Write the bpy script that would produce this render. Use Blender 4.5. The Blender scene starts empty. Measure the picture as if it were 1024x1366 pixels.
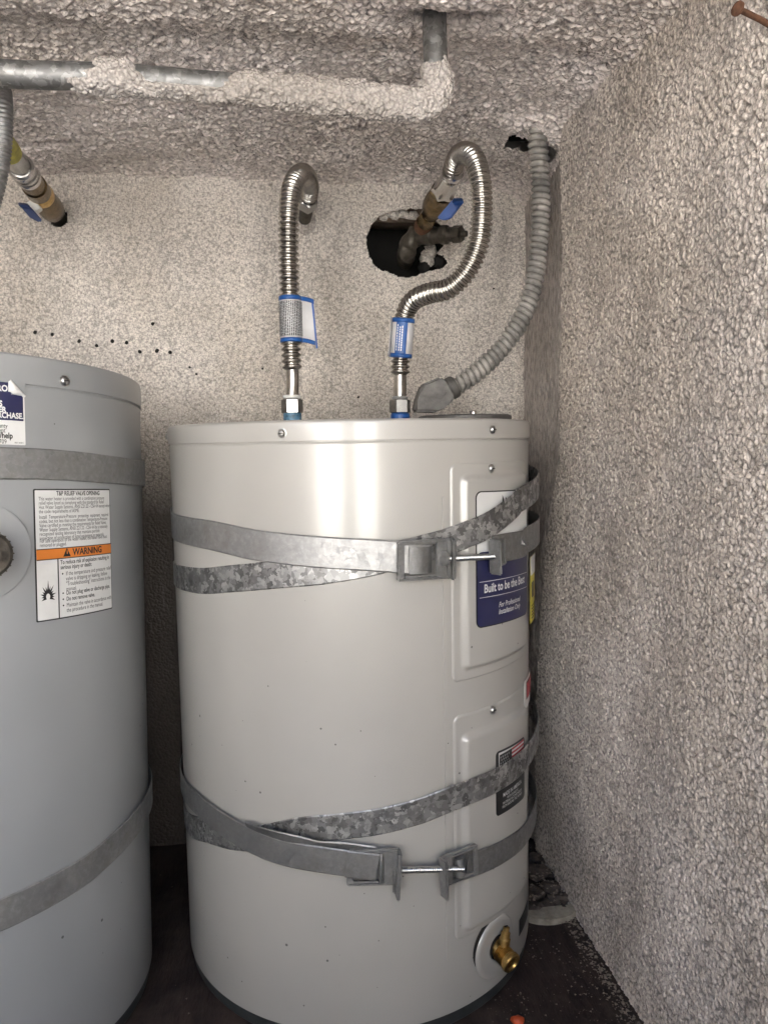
import bpy, bmesh, math, random
import numpy as np
from mathutils import Vector, Matrix, noise
random.seed(7); np.random.seed(7)
PI = math.pi
rad = math.radians

# ------------------------------------------------------------------ camera, world, sun, exposure
scene = bpy.context.scene
COL = scene.collection
FPX, YAW, PITCH, ROLL = 1001.49, 0.1292, 0.0910, -0.0174      # fitted to the photograph (1024 x 1366)
fw = Vector((math.sin(YAW)*math.cos(PITCH), math.cos(YAW)*math.cos(PITCH), -math.sin(PITCH)))
rt0 = Vector((math.cos(YAW), -math.sin(YAW), 0)); up0 = rt0.cross(fw)
rt = math.cos(ROLL)*rt0 + math.sin(ROLL)*up0
up = -math.sin(ROLL)*rt0 + math.cos(ROLL)*up0
cam_d = bpy.data.cameras.new('camera'); cam = bpy.data.objects.new('camera', cam_d); COL.objects.link(cam)
cam.matrix_world = Matrix(((rt.x, up.x, -fw.x, 0), (rt.y, up.y, -fw.y, 0), (rt.z, up.z, -fw.z, 0), (0, 0, 0, 1)))
cam_d.sensor_fit = 'VERTICAL'; cam_d.sensor_height = 36.0; cam_d.lens = 36.0*FPX/1366.0
cam_d.clip_start = 0.01; cam_d.clip_end = 400
scene.camera = cam

SUN_EL, SUN_AZ = 58, 25                  # azimuth measured from +y (behind the back wall) towards +x
world = bpy.data.worlds.new('World'); scene.world = world; world.use_nodes = True
wn = world.node_tree; bg = wn.nodes['Background']
sky = wn.nodes.new('ShaderNodeTexSky'); sky.sky_type = 'NISHITA'; sky.sun_disc = False
sky.sun_elevation = rad(SUN_EL); sky.sun_rotation = rad(SUN_AZ); sky.dust_density = 2.5
wn.links.new(sky.outputs[0], bg.inputs[0]); bg.inputs[1].default_value = 0.07
sun_d = bpy.data.lights.new('sun', 'SUN'); sun = bpy.data.objects.new('sun', sun_d); COL.objects.link(sun)
sun_d.energy = 5.0; sun_d.angle = rad(0.53); sun_d.color = (1, 0.985, 0.96)
sdir = Vector((math.sin(rad(SUN_AZ))*math.cos(rad(SUN_EL)), math.cos(rad(SUN_AZ))*math.cos(rad(SUN_EL)), math.sin(rad(SUN_EL))))
sun.rotation_euler = sdir.to_track_quat('Z', 'Y').to_euler(); sun.location = (0, -3, 6)
scene.view_settings.view_transform = 'Standard'; scene.view_settings.look = 'None'
scene.view_settings.gamma = 1; scene.view_settings.use_curve_mapping = False
scene.view_settings.exposure = 3.56
scene.render.engine = 'CYCLES'
scene.cycles.use_denoising = True
scene.cycles.max_bounces = 10; scene.cycles.diffuse_bounces = 6; scene.cycles.glossy_bounces = 5
scene.cycles.caustics_reflective = False

# ------------------------------------------------------------------ helpers
def ray(x, y): return fw + rt*((x-512)/FPX) - up*((y-683)/FPX)
def P(x, y, d):                                        # point on the sight line at world depth d (metres along +y)
    r = ray(x, y); return r*(d/r.y)
def PX(x, y, wx): r = ray(x, y); return r*(wx/r.x)      # ... on the plane x = wx
def PZ(x, y, wz): r = ray(x, y); return r*(wz/r.z)      # ... on the plane z = wz

def tag(o, label=None, cat=None, group=None, kind=None):
    if label: o['label'] = label
    if cat: o['category'] = cat
    if group: o['group'] = group
    if kind: o['kind'] = kind
    return o
def mesh_obj(name, verts, faces, mat, parent=None, smooth=True, M=None):
    me = bpy.data.meshes.new(name)
    if M is not None: verts = [M @ Vector(v) for v in verts]
    me.from_pydata([tuple(v) for v in verts], [], faces); me.update()
    if smooth: me.polygons.foreach_set('use_smooth', [True]*len(me.polygons))
    if mat: me.materials.append(mat)
    o = bpy.data.objects.new(name, me); COL.objects.link(o)
    if parent: o.parent = parent
    return o
def bm_obj(name, bm, mat, parent=None, smooth=True, angle=35):
    me = bpy.data.meshes.new(name); bmesh.ops.recalc_face_normals(bm, faces=bm.faces)
    if smooth:
        for f in bm.faces: f.smooth = True
        for e in bm.edges:
            if len(e.link_faces) == 2 and e.calc_face_angle(0) > rad(angle): e.smooth = False
    bm.to_mesh(me); bm.free()
    if mat: me.materials.append(mat)
    o = bpy.data.objects.new(name, me); COL.objects.link(o)
    if parent: o.parent = parent
    return o
def empty(name, M):
    o = bpy.data.objects.new(name, None); COL.objects.link(o); o.empty_display_size = .05
    o.matrix_world = M if isinstance(M, Matrix) else Matrix.Translation(M); return o
def copy_obj(o, parent):
    c = o.copy(); COL.objects.link(c); c.parent = parent; return c
def basis(z, x=None):
    z = Vector(z).normalized()
    x = Vector(x) if x is not None else (Vector((0, 0, 1)) if abs(z.z) < .9 else Vector((1, 0, 0)))
    x = (x - z*x.dot(z)).normalized(); y = z.cross(x)
    return Matrix((x, y, z)).transposed()
def catmull(pts, n=12):
    p = [np.array(q, float) for q in pts]; p = [2*p[0]-p[1]]+p+[2*p[-1]-p[-2]]
    out = []
    for i in range(1, len(p)-2):
        for k in range(n):
            t = k/n; a, b, c, d = p[i-1:i+3]
            out.append(.5*((2*b)+(-a+c)*t+(2*a-5*b+4*c-d)*t*t+(-a+3*b-3*c+d)*t**3))
    out.append(p[-2]); return np.array(out)
def resample(pts, step):
    seg = np.linalg.norm(np.diff(pts[:, :3], axis=0), axis=1); s = np.concatenate([[0], np.cumsum(seg)])
    n = max(2, int(round(s[-1]/step))+1); t = np.linspace(0, s[-1], n)
    return np.stack([np.interp(t, s, pts[:, k]) for k in range(pts.shape[1])], 1), t
def frames(pts):
    T = np.gradient(pts, axis=0); T /= np.linalg.norm(T, axis=1)[:, None]
    n = Vector(T[0]).orthogonal().normalized(); out = []
    prev = Vector(T[0])
    for t in T:
        t = Vector(t); n = prev.rotation_difference(t) @ n; n = (n - t*n.dot(t)).normalized(); prev = t
        out.append((n.copy(), t.cross(n)))
    return out
def tube(name, pts, rfun, mat, parent=None, seg=20, step=.001, caps=True):
    """sweep a circle along pts; rfun(s, phi, L) -> radius"""
    pts, s = resample(np.array([tuple(q) for q in pts]), step); L = s[-1]
    fr = frames(pts); V = []; F = []
    for i, (q, (a, b)) in enumerate(zip(pts, fr)):
        q = Vector(q)
        for k in range(seg):
            ph = 2*PI*k/seg; r = rfun(s[i], ph, L); V.append(q + (a*math.cos(ph)+b*math.sin(ph))*r)
    for i in range(len(pts)-1):
        for k in range(seg):
            k2 = (k+1) % seg; F.append((i*seg+k, i*seg+k2, (i+1)*seg+k2, (i+1)*seg+k))
    if caps: F.append(tuple(range(seg))[::-1]); F.append(tuple((len(pts)-1)*seg+k for k in range(seg)))
    o = mesh_obj(name, V, F, mat, parent)
    if caps:
        o.data.polygons[-1].use_smooth = False; o.data.polygons[-2].use_smooth = False
    return o
def lathe(name, prof, mat, parent=None, M=None, seg=32, hexa=None, smooth=True, angle=30):
    """prof: list of (r, z) revolved about local z; hexa: indices rendered hexagonal"""
    bm = bmesh.new(); rings = []
    for i, (r, z) in enumerate(prof):
        ring = []
        for k in range(seg):
            a = 2*PI*k/seg; rr = r
            if hexa and i in hexa:
                b = (a % (PI/3)) - PI/6; rr = r*math.cos(PI/6)/math.cos(b)
            v = Vector((rr*math.cos(a), rr*math.sin(a), z))
            ring.append(bm.verts.new(M @ v if M is not None else v))
        rings.append(ring)
    for a, b in zip(rings[:-1], rings[1:]):
        for k in range(seg):
            k2 = (k+1) % seg; bm.faces.new((a[k], a[k2], b[k2], b[k]))
    if prof[0][0] > 1e-5: bm.faces.new(rings[0][::-1])
    if prof[-1][0] > 1e-5: bm.faces.new(rings[-1])
    bmesh.ops.remove_doubles(bm, verts=bm.verts, dist=1e-6)
    return bm_obj(name, bm, mat, parent, smooth, angle)
def TM(loc, z, x=None): return Matrix.Translation(loc) @ basis(z, x).to_4x4()
def hexnut(r, h, c=.0012):
    n = r*math.cos(PI/6)
    return [(n-c, 0), (r, c), (r, h-c), (n-c, h)], {1, 2}
def rbox(name, sx, sy, sz, mat, parent=None, M=None, bev=.001, seg=2):
    bm = bmesh.new(); bmesh.ops.create_cube(bm, size=1)
    bmesh.ops.scale(bm, vec=(sx, sy, sz), verts=bm.verts)
    if bev: bmesh.ops.bevel(bm, geom=bm.edges[:], offset=bev, segments=seg, affect='EDGES', profile=.5)
    if M is not None: bm.transform(M)
    return bm_obj(name, bm, mat, parent)

# ------------------------------------------------------------------ materials
def newmat(name):
    m = bpy.data.materials.new(name); m.use_nodes = True
    return m, m.node_tree, m.node_tree.nodes['Principled BSDF']
def N(nt, kind, **kw):
    n = nt.nodes.new(kind)
    for k, v in kw.items():
        if k in n.inputs.keys(): n.inputs[k].default_value = v
        else: setattr(n, k, v)
    return n
def ramp(nt, src, stops):
    r = nt.nodes.new('ShaderNodeValToRGB'); e = r.color_ramp.elements
    while len(e) > len(stops): e.remove(e[-1])
    while len(e) < len(stops): e.new(.5)
    for el, (p, c) in zip(e, stops): el.position = p; el.color = (*c, 1) if len(c) == 3 else c
    nt.links.new(src, r.inputs[0]); return r
def coords(nt, scale=(1, 1, 1), kind='Object'):
    tc = nt.nodes.new('ShaderNodeTexCoord'); mp = nt.nodes.new('ShaderNodeMapping'); mp.inputs['Scale'].default_value = scale
    nt.links.new(tc.outputs[kind], mp.inputs[0]); return mp.outputs[0]
def noisetex(nt, vec, scale, detail=3, rough=.5, dist=0):
    n = N(nt, 'ShaderNodeTexNoise', Scale=scale, Detail=detail, Roughness=rough, Distortion=dist)
    nt.links.new(vec, n.inputs['Vector']); return n.outputs['Fac']
def vor(nt, vec, scale, feature='F1', smooth=None, rnd=1):
    n = nt.nodes.new('ShaderNodeTexVoronoi'); n.feature = feature; n.inputs['Scale'].default_value = scale; n.inputs['Randomness'].default_value = rnd
    if smooth is not None and 'Smoothness' in n.inputs: n.inputs['Smoothness'].default_value = smooth
    nt.links.new(vec, n.inputs['Vector']); return n
def math_(nt, op, a, b=None, clamp=False):
    m = nt.nodes.new('ShaderNodeMath'); m.operation = op; m.use_clamp = clamp
    for i, v in enumerate((a, b)):
        if v is None: continue
        if isinstance(v, (int, float)): m.inputs[i].default_value = v
        else: nt.links.new(v, m.inputs[i])
    return m.outputs[0]
def mixc(nt, fac, a, b, mode='MIX'):
    m = nt.nodes.new('ShaderNodeMix'); m.data_type = 'RGBA'; m.blend_type = mode
    for s, v in ((m.inputs[0], fac), (m.inputs[6], a), (m.inputs[7], b)):
        if isinstance(v, (int, float)): s.default_value = v
        elif isinstance(v, tuple): s.default_value = (*v, 1)
        else: nt.links.new(v, s)
    return m.outputs[2]
def bump(nt, bsdf, h, strength=.3, dist=.001):
    b = nt.nodes.new('ShaderNodeBump'); b.inputs['Strength'].default_value = strength; b.inputs['Distance'].default_value = dist
    nt.links.new(h, b.inputs['Height']); nt.links.new(b.outputs[0], bsdf.inputs['Normal'])

def simple(name, col, rough=.5, metal=0, coat=0, var=.12, vscale=40, bumpd=0, bscale=300):
    m, nt, b = newmat(name); b.inputs['Roughness'].default_value = rough; b.inputs['Metallic'].default_value = metal
    if coat: b.inputs['Coat Weight'].default_value = coat; b.inputs['Coat Roughness'].default_value = .1
    v = coords(nt); n = noisetex(nt, v, vscale, 4, .6)
    lo = tuple(c*(1-var) for c in col); hi = tuple(min(1, c*(1+var)) for c in col)
    nt.links.new(ramp(nt, n, [(.3, lo), (.7, hi)]).outputs[0], b.inputs['Base Color'])
    if bumpd: bump(nt, b, noisetex(nt, v, bscale, 3), .5, bumpd)
    return m

def stucco(name, base, lump=150, stretch=(1, 1, 1), amp=.005, dirt_shade=.5, fine=.5, sharp=.5, coarse=0.0, spots=None):
    m, nt, b = newmat(name); m.displacement_method = 'BOTH'
    v = coords(nt, stretch); v1 = coords(nt)
    wob = nt.nodes.new('ShaderNodeTexNoise'); wob.inputs['Scale'].default_value = 60; nt.links.new(v1, wob.inputs['Vector'])
    vm = nt.nodes.new('ShaderNodeMix'); vm.data_type = 'VECTOR'; vm.inputs[0].default_value = .006
    nt.links.new(v, vm.inputs[4]); nt.links.new(wob.outputs['Color'], vm.inputs[5]); vv = vm.outputs[1]
    f1 = vor(nt, vv, lump, 'SMOOTH_F1', .35).outputs['Distance']
    n1 = noisetex(nt, vv, lump*.7, 4, .5, .15)
    n2 = noisetex(nt, v1, lump*3.2, 3, .6)
    n3 = noisetex(nt, v1, 9, 3, .5)
    bl = math_(nt, 'SUBTRACT', 1, math_(nt, 'MULTIPLY', math_(nt, 'POWER', f1, 2), 2.2))      # domed grains
    h = math_(nt, 'ADD', math_(nt, 'MULTIPLY', bl, .45), math_(nt, 'MULTIPLY', n1, .95))
    h = math_(nt, 'ADD', h, math_(nt, 'MULTIPLY', n2, fine*.22))
    h = math_(nt, 'ADD', h, math_(nt, 'MULTIPLY', n3, coarse))
    hs = math_(nt, 'POWER', math_(nt, 'MULTIPLY', h, .80, True), 1+sharp)
    thin = ramp(nt, noisetex(nt, coords(nt, (1, 1, .5)), 7, 4, .6), [(.34, (.72, .72, .72)), (.62, (1.08, 1.08, 1.08))]).outputs[0]   # thinner and thicker patches of spray
    hs = math_(nt, 'MULTIPLY', hs, thin)
    d = nt.nodes.new('ShaderNodeDisplacement'); d.inputs['Midlevel'].default_value = .5; d.inputs['Scale'].default_value = amp
    nt.links.new(hs, d.inputs['Height']); nt.links.new(d.outputs[0], nt.nodes['Material Output'].inputs['Displacement'])
    lo = tuple(c*(1-dirt_shade) for c in base)  # hollows between grains: dirt plus shade painted into the colour
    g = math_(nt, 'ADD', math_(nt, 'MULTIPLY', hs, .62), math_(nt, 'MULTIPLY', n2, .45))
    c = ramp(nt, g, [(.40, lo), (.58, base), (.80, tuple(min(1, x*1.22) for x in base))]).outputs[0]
    big = noisetex(nt, v1, 3.5, 5, .6)
    c = mixc(nt, ramp(nt, big, [(.40, (0, 0, 0)), (.60, (1, 1, 1))]).outputs[0], c, mixc(nt, 1.0, c, (.80, .785, .755), 'MULTIPLY'))
    run = noisetex(nt, coords(nt, (1, 1, .12)), 26, 4, .65)                 # water runs and scuffs
    c = mixc(nt, math_(nt, 'MULTIPLY', ramp(nt, run, [(.60, (0, 0, 0)), (.72, (1, 1, 1))]).outputs[0], .22), c, tuple(x*.45 for x in base))
    if spots:
        gr = noisetex(nt, v1, 420, 1.5, .5); c = mixc(nt, .6, c, ramp(nt, gr, [(.36, (.42, .41, .39)), (.5, (.9, .9, .89)), (.64, (1.25, 1.24, 1.22))]).outputs[0], 'MULTIPLY')
        dv = vor(nt, v1, 150); ds = nt.nodes.new('ShaderNodeSeparateColor'); nt.links.new(dv.outputs['Color'], ds.inputs[0])
        dk = math_(nt, 'MULTIPLY', math_(nt, 'LESS_THAN', dv.outputs['Distance'], .22), math_(nt, 'GREATER_THAN', ds.outputs[0], .75))
        c = mixc(nt, math_(nt, 'MULTIPLY', dk, .7), c, tuple(x*.35 for x in base))
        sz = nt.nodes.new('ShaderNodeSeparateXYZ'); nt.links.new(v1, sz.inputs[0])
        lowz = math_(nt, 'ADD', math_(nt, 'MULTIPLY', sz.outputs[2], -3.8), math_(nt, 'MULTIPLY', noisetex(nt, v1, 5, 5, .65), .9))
        c = mixc(nt, math_(nt, 'MULTIPLY', ramp(nt, lowz, [(.05, (0, 0, 0)), (.95, (1, 1, 1))]).outputs[0], .95), c, (.042, .030, .023))   # brown grime, deepened to paint in the shade between the tanks
        drip = noisetex(nt, coords(nt, (1, 1, .07)), 16, 4, .6); pale = ramp(nt, drip, [(.60, (0, 0, 0)), (.70, (1, 1, 1))]).outputs[0]
        c = mixc(nt, math_(nt, 'MULTIPLY', pale, .35), c, (.74, .72, .68))
    nt.links.new(c, b.inputs['Base Color']); b.inputs['Roughness'].default_value = .5; b.inputs['Specular IOR Level'].default_value = .5
    return m

M_wall_r = stucco('stucco_side', (.69, .625, .58), lump=215, stretch=(1, 1, .85), amp=.0054, dirt_shade=.58, fine=.75, sharp=.4, coarse=.1)
M_ceil = stucco('stucco_spray', (.78, .715, .69), lump=165, stretch=(.75, 1, 1), amp=.0092, dirt_shade=.38, fine=.65, sharp=.4, coarse=.2)
M_wall_b = stucco('stucco_sand', (.69, .64, .60), lump=200, amp=.0016, dirt_shade=.35, fine=1.0, sharp=.2, coarse=.1, spots=1)
M_strip = stucco('stucco_skim', (.50, .455, .43), lump=170, stretch=(1, 1, .4), amp=.0042, dirt_shade=.4, fine=.4, sharp=.3)
M_stucoat = stucco('stucco_coat', (.62, .575, .55), lump=245, amp=.0042, dirt_shade=.36, fine=.7, sharp=.4)
M_dark = simple('cavity_black', (.012, .011, .010), .9)  # near-black, paints the darkness inside holes and cavities
M_concrete = simple('concrete', (.58, .56, .52), .85, var=.15, vscale=3, bumpd=.002, bscale=60)
M_block = simple('rendered_wall', (.74, .72, .68), .9, var=.1, vscale=4, bumpd=.003, bscale=50)

def floor_mat():
    m, nt, b = newmat('floor_board'); v = coords(nt, (1, .25, 1)); v1 = coords(nt)
    n = noisetex(nt, v, 60, 5, .65); g = noisetex(nt, v1, 420, 2, .6); L = noisetex(nt, v1, 14, 4, .6)
    c = ramp(nt, n, [(.3, (.010, .006, .005)), (.7, (.036, .021, .017))]).outputs[0]
    c = mixc(nt, ramp(nt, L, [(.45, (0, 0, 0)), (.75, (.6, .6, .6))]).outputs[0], c, (.075, .055, .045))
    nt.links.new(c, b.inputs['Base Color']); b.inputs['Roughness'].default_value = .7
    bump(nt, b, math_(nt, 'ADD', n, L), .7, .006); return m
M_floor = floor_mat()

def paint(name, col, rough=.28, specks=.0):
    m, nt, b = newmat(name); v = coords(nt); n = noisetex(nt, v, 6, 3, .5)
    c = ramp(nt, n, [(.35, tuple(x*.96 for x in col)), (.65, tuple(x*1.03 for x in col))]).outputs[0]
    # dirt flecks, denser low on the jacket
    fv = vor(nt, v, 62); sx = nt.nodes.new('ShaderNodeSeparateXYZ'); nt.links.new(v, sx.inputs[0])
    sc = nt.nodes.new('ShaderNodeSeparateColor'); nt.links.new(fv.outputs['Color'], sc.inputs[0])
    dens = math_(nt, 'ADD', .66, math_(nt, 'MULTIPLY', sx.outputs[2], .40))
    has = math_(nt, 'GREATER_THAN', sc.outputs[0], dens)
    small = math_(nt, 'LESS_THAN', fv.outputs['Distance'], math_(nt, 'ADD', .03, math_(nt, 'MULTIPLY', sc.outputs[1], .09)))
    c = mixc(nt, math_(nt, 'MULTIPLY', has, small), c, tuple(x*.25 for x in col))
    nt.links.new(c, b.inputs['Base Color'])
    b.inputs['Roughness'].default_value = rough+.04
    b.inputs['Coat Weight'].default_value = .4; b.inputs['Coat Roughness'].default_value = .13; b.inputs['Coat IOR'].default_value = 1.75; b.inputs['Specular IOR Level'].default_value = .8
    bump(nt, b, math_(nt, 'ADD', noisetex(nt, coords(nt, (1, 1, .35)), 7, 2, .4), math_(nt, 'MULTIPLY', noisetex(nt, v, 700, 2, .5), .010)), .5, .006)
    return m
M_jacket = paint('warm_grey_enamel', (.42, .407, .382))
M_jacketL = paint('cool_grey_enamel', (.295, .306, .314), .33)
M_jcap = paint('cap_enamel', (.415, .402, .380), .3)

def spangle(name, lo=.20, hi=.62, scale=95, rough=.34, flakes=True):
    m, nt, b = newmat(name); v = coords(nt)
    w = nt.nodes.new('ShaderNodeTexNoise'); w.inputs['Scale'].default_value = 140; w.inputs['Detail'].default_value = 3; nt.links.new(v, w.inputs['Vector'])
    vm = nt.nodes.new('ShaderNodeMix'); vm.data_type = 'VECTOR'; vm.inputs[0].default_value = .018
    nt.links.new(v, vm.inputs[4]); nt.links.new(w.outputs['Color'], vm.inputs[5])
    vo = vor(nt, vm.outputs[1], scale, 'F1'); s = nt.nodes.new('ShaderNodeSeparateColor'); nt.links.new(vo.outputs['Color'], s.inputs[0])
    f = s.outputs[0] if flakes else noisetex(nt, v, 160, 4, .6)
    c = ramp(nt, f, [(0, (lo, lo, lo*1.0)), (.45, ((lo+hi)*.42,)*3), (.7, ((lo+hi)*.5,)*3), (1, (hi, hi, hi*.99))]).outputs[0]
    n = noisetex(nt, v, 30, 5, .65); c = mixc(nt, ramp(nt, n, [(.5, (0, 0, 0)), (.75, (.6, .6, .6))]).outputs[0], c, (lo*.9, lo*.85, lo*.75))
    nt.links.new(c, b.inputs['Base Color']); b.inputs['Metallic'].default_value = .85
    r = math_(nt, 'ADD', rough, math_(nt, 'MULTIPLY', s.outputs[1], .22)); nt.links.new(r, b.inputs['Roughness'])
    bump(nt, b, math_(nt, 'ADD', s.outputs[2], noisetex(nt, v, 25, 2)), .25, .0008)
    return m
M_spangle = spangle('galvanised_spangle', .16, .60, 150)
M_galv = spangle('galvanised_dull', .34, .56, 160, .38, False)
M_galvd = spangle('galvanised_dark', .24, .44, 170, .42, False)
M_brk = spangle('galvanised_bracket', .17, .40, 170, .36, False)
M_strapL = spangle('strap_weathered', .28, .42, 60, .55, False)

M_steel = simple('corrugated_steel', (.50, .48, .45), .2, 1, var=.15, vscale=60)
M_steel2 = simple('bright_steel', (.62, .61, .60), .18, 1, var=.1)
M_nut = simple('nut_steel', (.36, .36, .35), .25, 1, var=.2)
M_screw = simple('screw_steel', (.45, .45, .44), .3, 1, var=.2, vscale=200)
M_brass = simple('brass', (.50, .33, .12), .32, 1, var=.3, vscale=120, bumpd=.0004)
M_brassd = simple('tarnished_brass', (.17, .12, .06), .27, 1, var=.45, vscale=90, bumpd=.0006)
M_rust = simple('rust', (.12, .055, .03), .85, .1, var=.4, vscale=150, bumpd=.001)
M_iron = simple('old_iron', (.085, .075, .062), .5, .6, var=.45, vscale=90, bumpd=.0015, bscale=220)
M_blue = simple('blue_vinyl', (.015, .075, .30), .35, var=.15)
M_bluedark = simple('dark_blue_vinyl', (.012, .03, .11), .45, var=.2)
M_bluetape = simple('blue_sleeve', (.015, .085, .30), .4, var=.2)
M_sealant = simple('blue_thread_seal', (.10, .22, .33), .4, var=.5, vscale=150, bumpd=.0006)
M_whitepl = simple('white_plastic', (.75, .75, .73), .4, var=.05)
M_white = simple('label_white', (.70, .70, .69), .35, var=.04)
M_sleeve = simple('sleeve_white', (.62, .62, .64), .4, var=.08)
M_navy = simple('label_navy', (.018, .02, .075), .3, coat=.3, var=.08)
M_black = simple('print_black', (.015, .015, .015), .4, var=.1)
M_orange = simple('print_orange', (.72, .22, .035), .4, var=.05)
M_red = simple('print_red', (.42, .035, .05), .4, var=.1)
M_yellow = simple('print_yellow', (.62, .52, .03), .4, var=.1)
M_ytape = simple('yellow_tape', (.45, .42, .06), .5, var=.3, vscale=90)
M_base = simple('base_plastic', (.035, .038, .038), .5, var=.25, bumpd=.0006)
M_gapblack = simple('gap_black', (.01, .01, .01), .5)
M_grey = simple('grey_plastic', (.24, .245, .25), .5, var=.15)
M_zincblk = simple('cast_zinc', (.13, .125, .12), .55, .5, var=.3, vscale=60, bumpd=.001, bscale=150)
M_wood = simple('old_timber', (.10, .07, .05), .8, var=.4, vscale=40, bumpd=.002)
M_stone = simple('pale_stone', (.30, .27, .22), .85, var=.35, vscale=50, bumpd=.003, bscale=150)
M_rubble = simple('dark_rubble', (.06, .045, .038), .75, var=.6, vscale=80, bumpd=.003, bscale=120)
M_dust = simple('dust_crumbs', (.17, .14, .115), .9, var=.3, vscale=200)
M_redbit = simple('orange_red_plastic', (.45, .07, .02), .5, var=.2)
def conduit_mat():
    m, nt, b = newmat('dusty_conduit'); v = coords(nt)
    c = ramp(nt, noisetex(nt, v, 22, 3, .5), [(.36, (.22, .215, .205)), (.5, (.36, .345, .325)), (.66, (.50, .475, .45))]).outputs[0]
    c = mixc(nt, ramp(nt, noisetex(nt, v, 90, 3, .6), [(.52, (0, 0, 0)), (.68, (.6, .6, .6))]).outputs[0], c, (.12, .115, .11))
    ge = nt.nodes.new('ShaderNodeNewGeometry')                            # shade in the grooves between ribs, painted into the colour
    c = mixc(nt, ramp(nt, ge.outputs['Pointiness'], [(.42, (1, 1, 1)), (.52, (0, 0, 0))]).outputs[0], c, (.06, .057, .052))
    nt.links.new(c, b.inputs['Base Color']); b.inputs['Roughness'].default_value = .55; b.inputs['Metallic'].default_value = .3
    return m
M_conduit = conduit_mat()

# ------------------------------------------------------------------ setting
XW, YW, ZF, ZC, XL, YF = .447, 1.444, -.772, .496, -1.15, .34
def sheet(name, us, vs, fn, mat, keep=None, flip=False):
    """grid sheet; fn(U, V) -> (x, y, z) arrays; keep(Uc, Vc) -> face mask"""
    U, V = np.meshgrid(us, vs, indexing='ij'); X, Y, Z = fn(U, V)
    co = np.stack([X, Y, Z], -1).reshape(-1, 3); nu, nv = len(us), len(vs)
    i = np.arange(nu-1)[:, None]*nv+np.arange(nv-1)[None, :]
    q = np.stack([i, i+nv, i+nv+1, i+1], -1)
    if keep is not None:
        uc = (us[:-1]+us[1:])/2; vc = (vs[:-1]+vs[1:])/2; Uc, Vc = np.meshgrid(uc, vc, indexing='ij'); q = q[keep(Uc, Vc)]
    q = q.reshape(-1, 4)
    if flip: q = q[:, ::-1]
    me = bpy.data.meshes.new(name); me.vertices.add(len(co)); me.vertices.foreach_set('co', co.astype(np.float32).ravel())
    me.loops.add(q.size); me.loops.foreach_set('vertex_index', q.ravel().astype(np.int32))
    me.polygons.add(len(q)); me.polygons.foreach_set('loop_start', np.arange(0, q.size, 4, dtype=np.int32))
    me.polygons.foreach_set('use_smooth', np.ones(len(q), bool))
    me.update(); me.validate(); me.materials.append(mat)
    o = bpy.data.objects.new(name, me); COL.objects.link(o); return tag(o, kind='structure')
def grade(a, b, c, fine, coarse):       # coarse a..b, fine b..c
    return np.concatenate([np.arange(a, b-coarse*.5, coarse), np.arange(b, c+fine*.5, fine)])
def sstep(x, a, b): t = np.clip((x-a)/(b-a), 0, 1); return t*t*(3-2*t)
def lump2(u, v, f, seed=0):             # cheap smooth pseudo-noise
    return (np.sin(u*f+seed)+np.sin(v*f*1.31+seed*2.1)+np.sin((u+v)*f*.77+seed*.7)+np.sin((u-1.3*v)*f*1.9+seed*1.7)*.6)/3.6

# right wall: rough spray coat up to a ragged edge, smoother recessed strip behind it
edge_px = [(746, 190), (748, 300), (748, 420), (744, 520), (744, 600), (738, 650), (728, 720), (722, 800), (716, 900), (712, 1000)]
ez = np.array([PX(x, y, XW).z for x, y in edge_px]); ey = np.array([PX(x, y, XW).y for x, y in edge_px])
ez, ey = ez[::-1], ey[::-1]
def wall_r_fn(U, V):
    yb = np.interp(V, ez, ey) + .006*lump2(V*0, V, 45) + .004*lump2(V*0, V, 160, 3)
    rec = sstep(U, yb-.003, yb+.007)*(.008+.014*sstep(V, -.35, .1))
    groove = .026*np.exp(-((U-yb-.010)/.008)**2)*sstep(V, -.30, -.05)
    ridge = -.008*np.exp(-((U-(yb+.05+.01*np.sin(V*9)))/.012)**2)
    return XW+rec+groove+ridge*.6+.003*lump2(U, V, 14, 1), U, V
M_wr = sheet('side_wall', grade(-1.05, .52, YW+.03, .0017, .03), np.arange(ZF-.02, ZC+.03, .0018), wall_r_fn, M_wall_r, lambda U, V: U < np.interp(V, ez, ey)+.003+.003*lump2(U, V, 300), flip=True)
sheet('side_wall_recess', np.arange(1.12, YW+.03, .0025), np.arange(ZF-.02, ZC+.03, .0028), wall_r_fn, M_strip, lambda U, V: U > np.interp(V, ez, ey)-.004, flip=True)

# back wall with the ragged hole around the right-hand pipe
hole = [(488, 318), (495, 300), (506, 288), (525, 281), (548, 279), (566, 280), (580, 296), (596, 305), (590, 330), (582, 338), (590, 342), (597, 350), (590, 358), (572, 362), (556, 368), (540, 371), (520, 365), (502, 357), (491, 340)]
hp = [P(x, y, YW) for x, y in hole]; hx = np.array([q.x for q in hp]); hz = np.array([q.z for q in hp])
def inpoly(x, z, px, pz):
    c = np.zeros(x.shape, bool); j = len(px)-1
    for i in range(len(px)):
        t = ((pz[i] > z) != (pz[j] > z)) & (x < (px[j]-px[i])*(z-pz[i])/(pz[j]-pz[i]+1e-12)+px[i]); c ^= t; j = i
    return c
holeL = P(78, 290, YW)
def wall_b_keep(X, Z):
    j = .0018*lump2(X, Z, 400)
    k = ~inpoly(X+j, Z+j, hx, hz)
    return k & (((X-holeL.x)**2+(Z-holeL.z)**2) > .017**2)
def wall_b_fn(U, V):
    cx, cz = hx.mean(), hz.mean(); d = np.hypot((U-cx)/.062, (V-cz)/.05)
    rim = -.004*np.exp(-((d-1.05)/.18)**2)
    skim = -.003*sstep(U, P(655, 300, YW).x-.01, P(655, 300, YW).x+.03)*sstep(V, .0, .2)
    return U, YW+.002*lump2(U, V, 11, 2)+rim+skim, V
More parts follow.
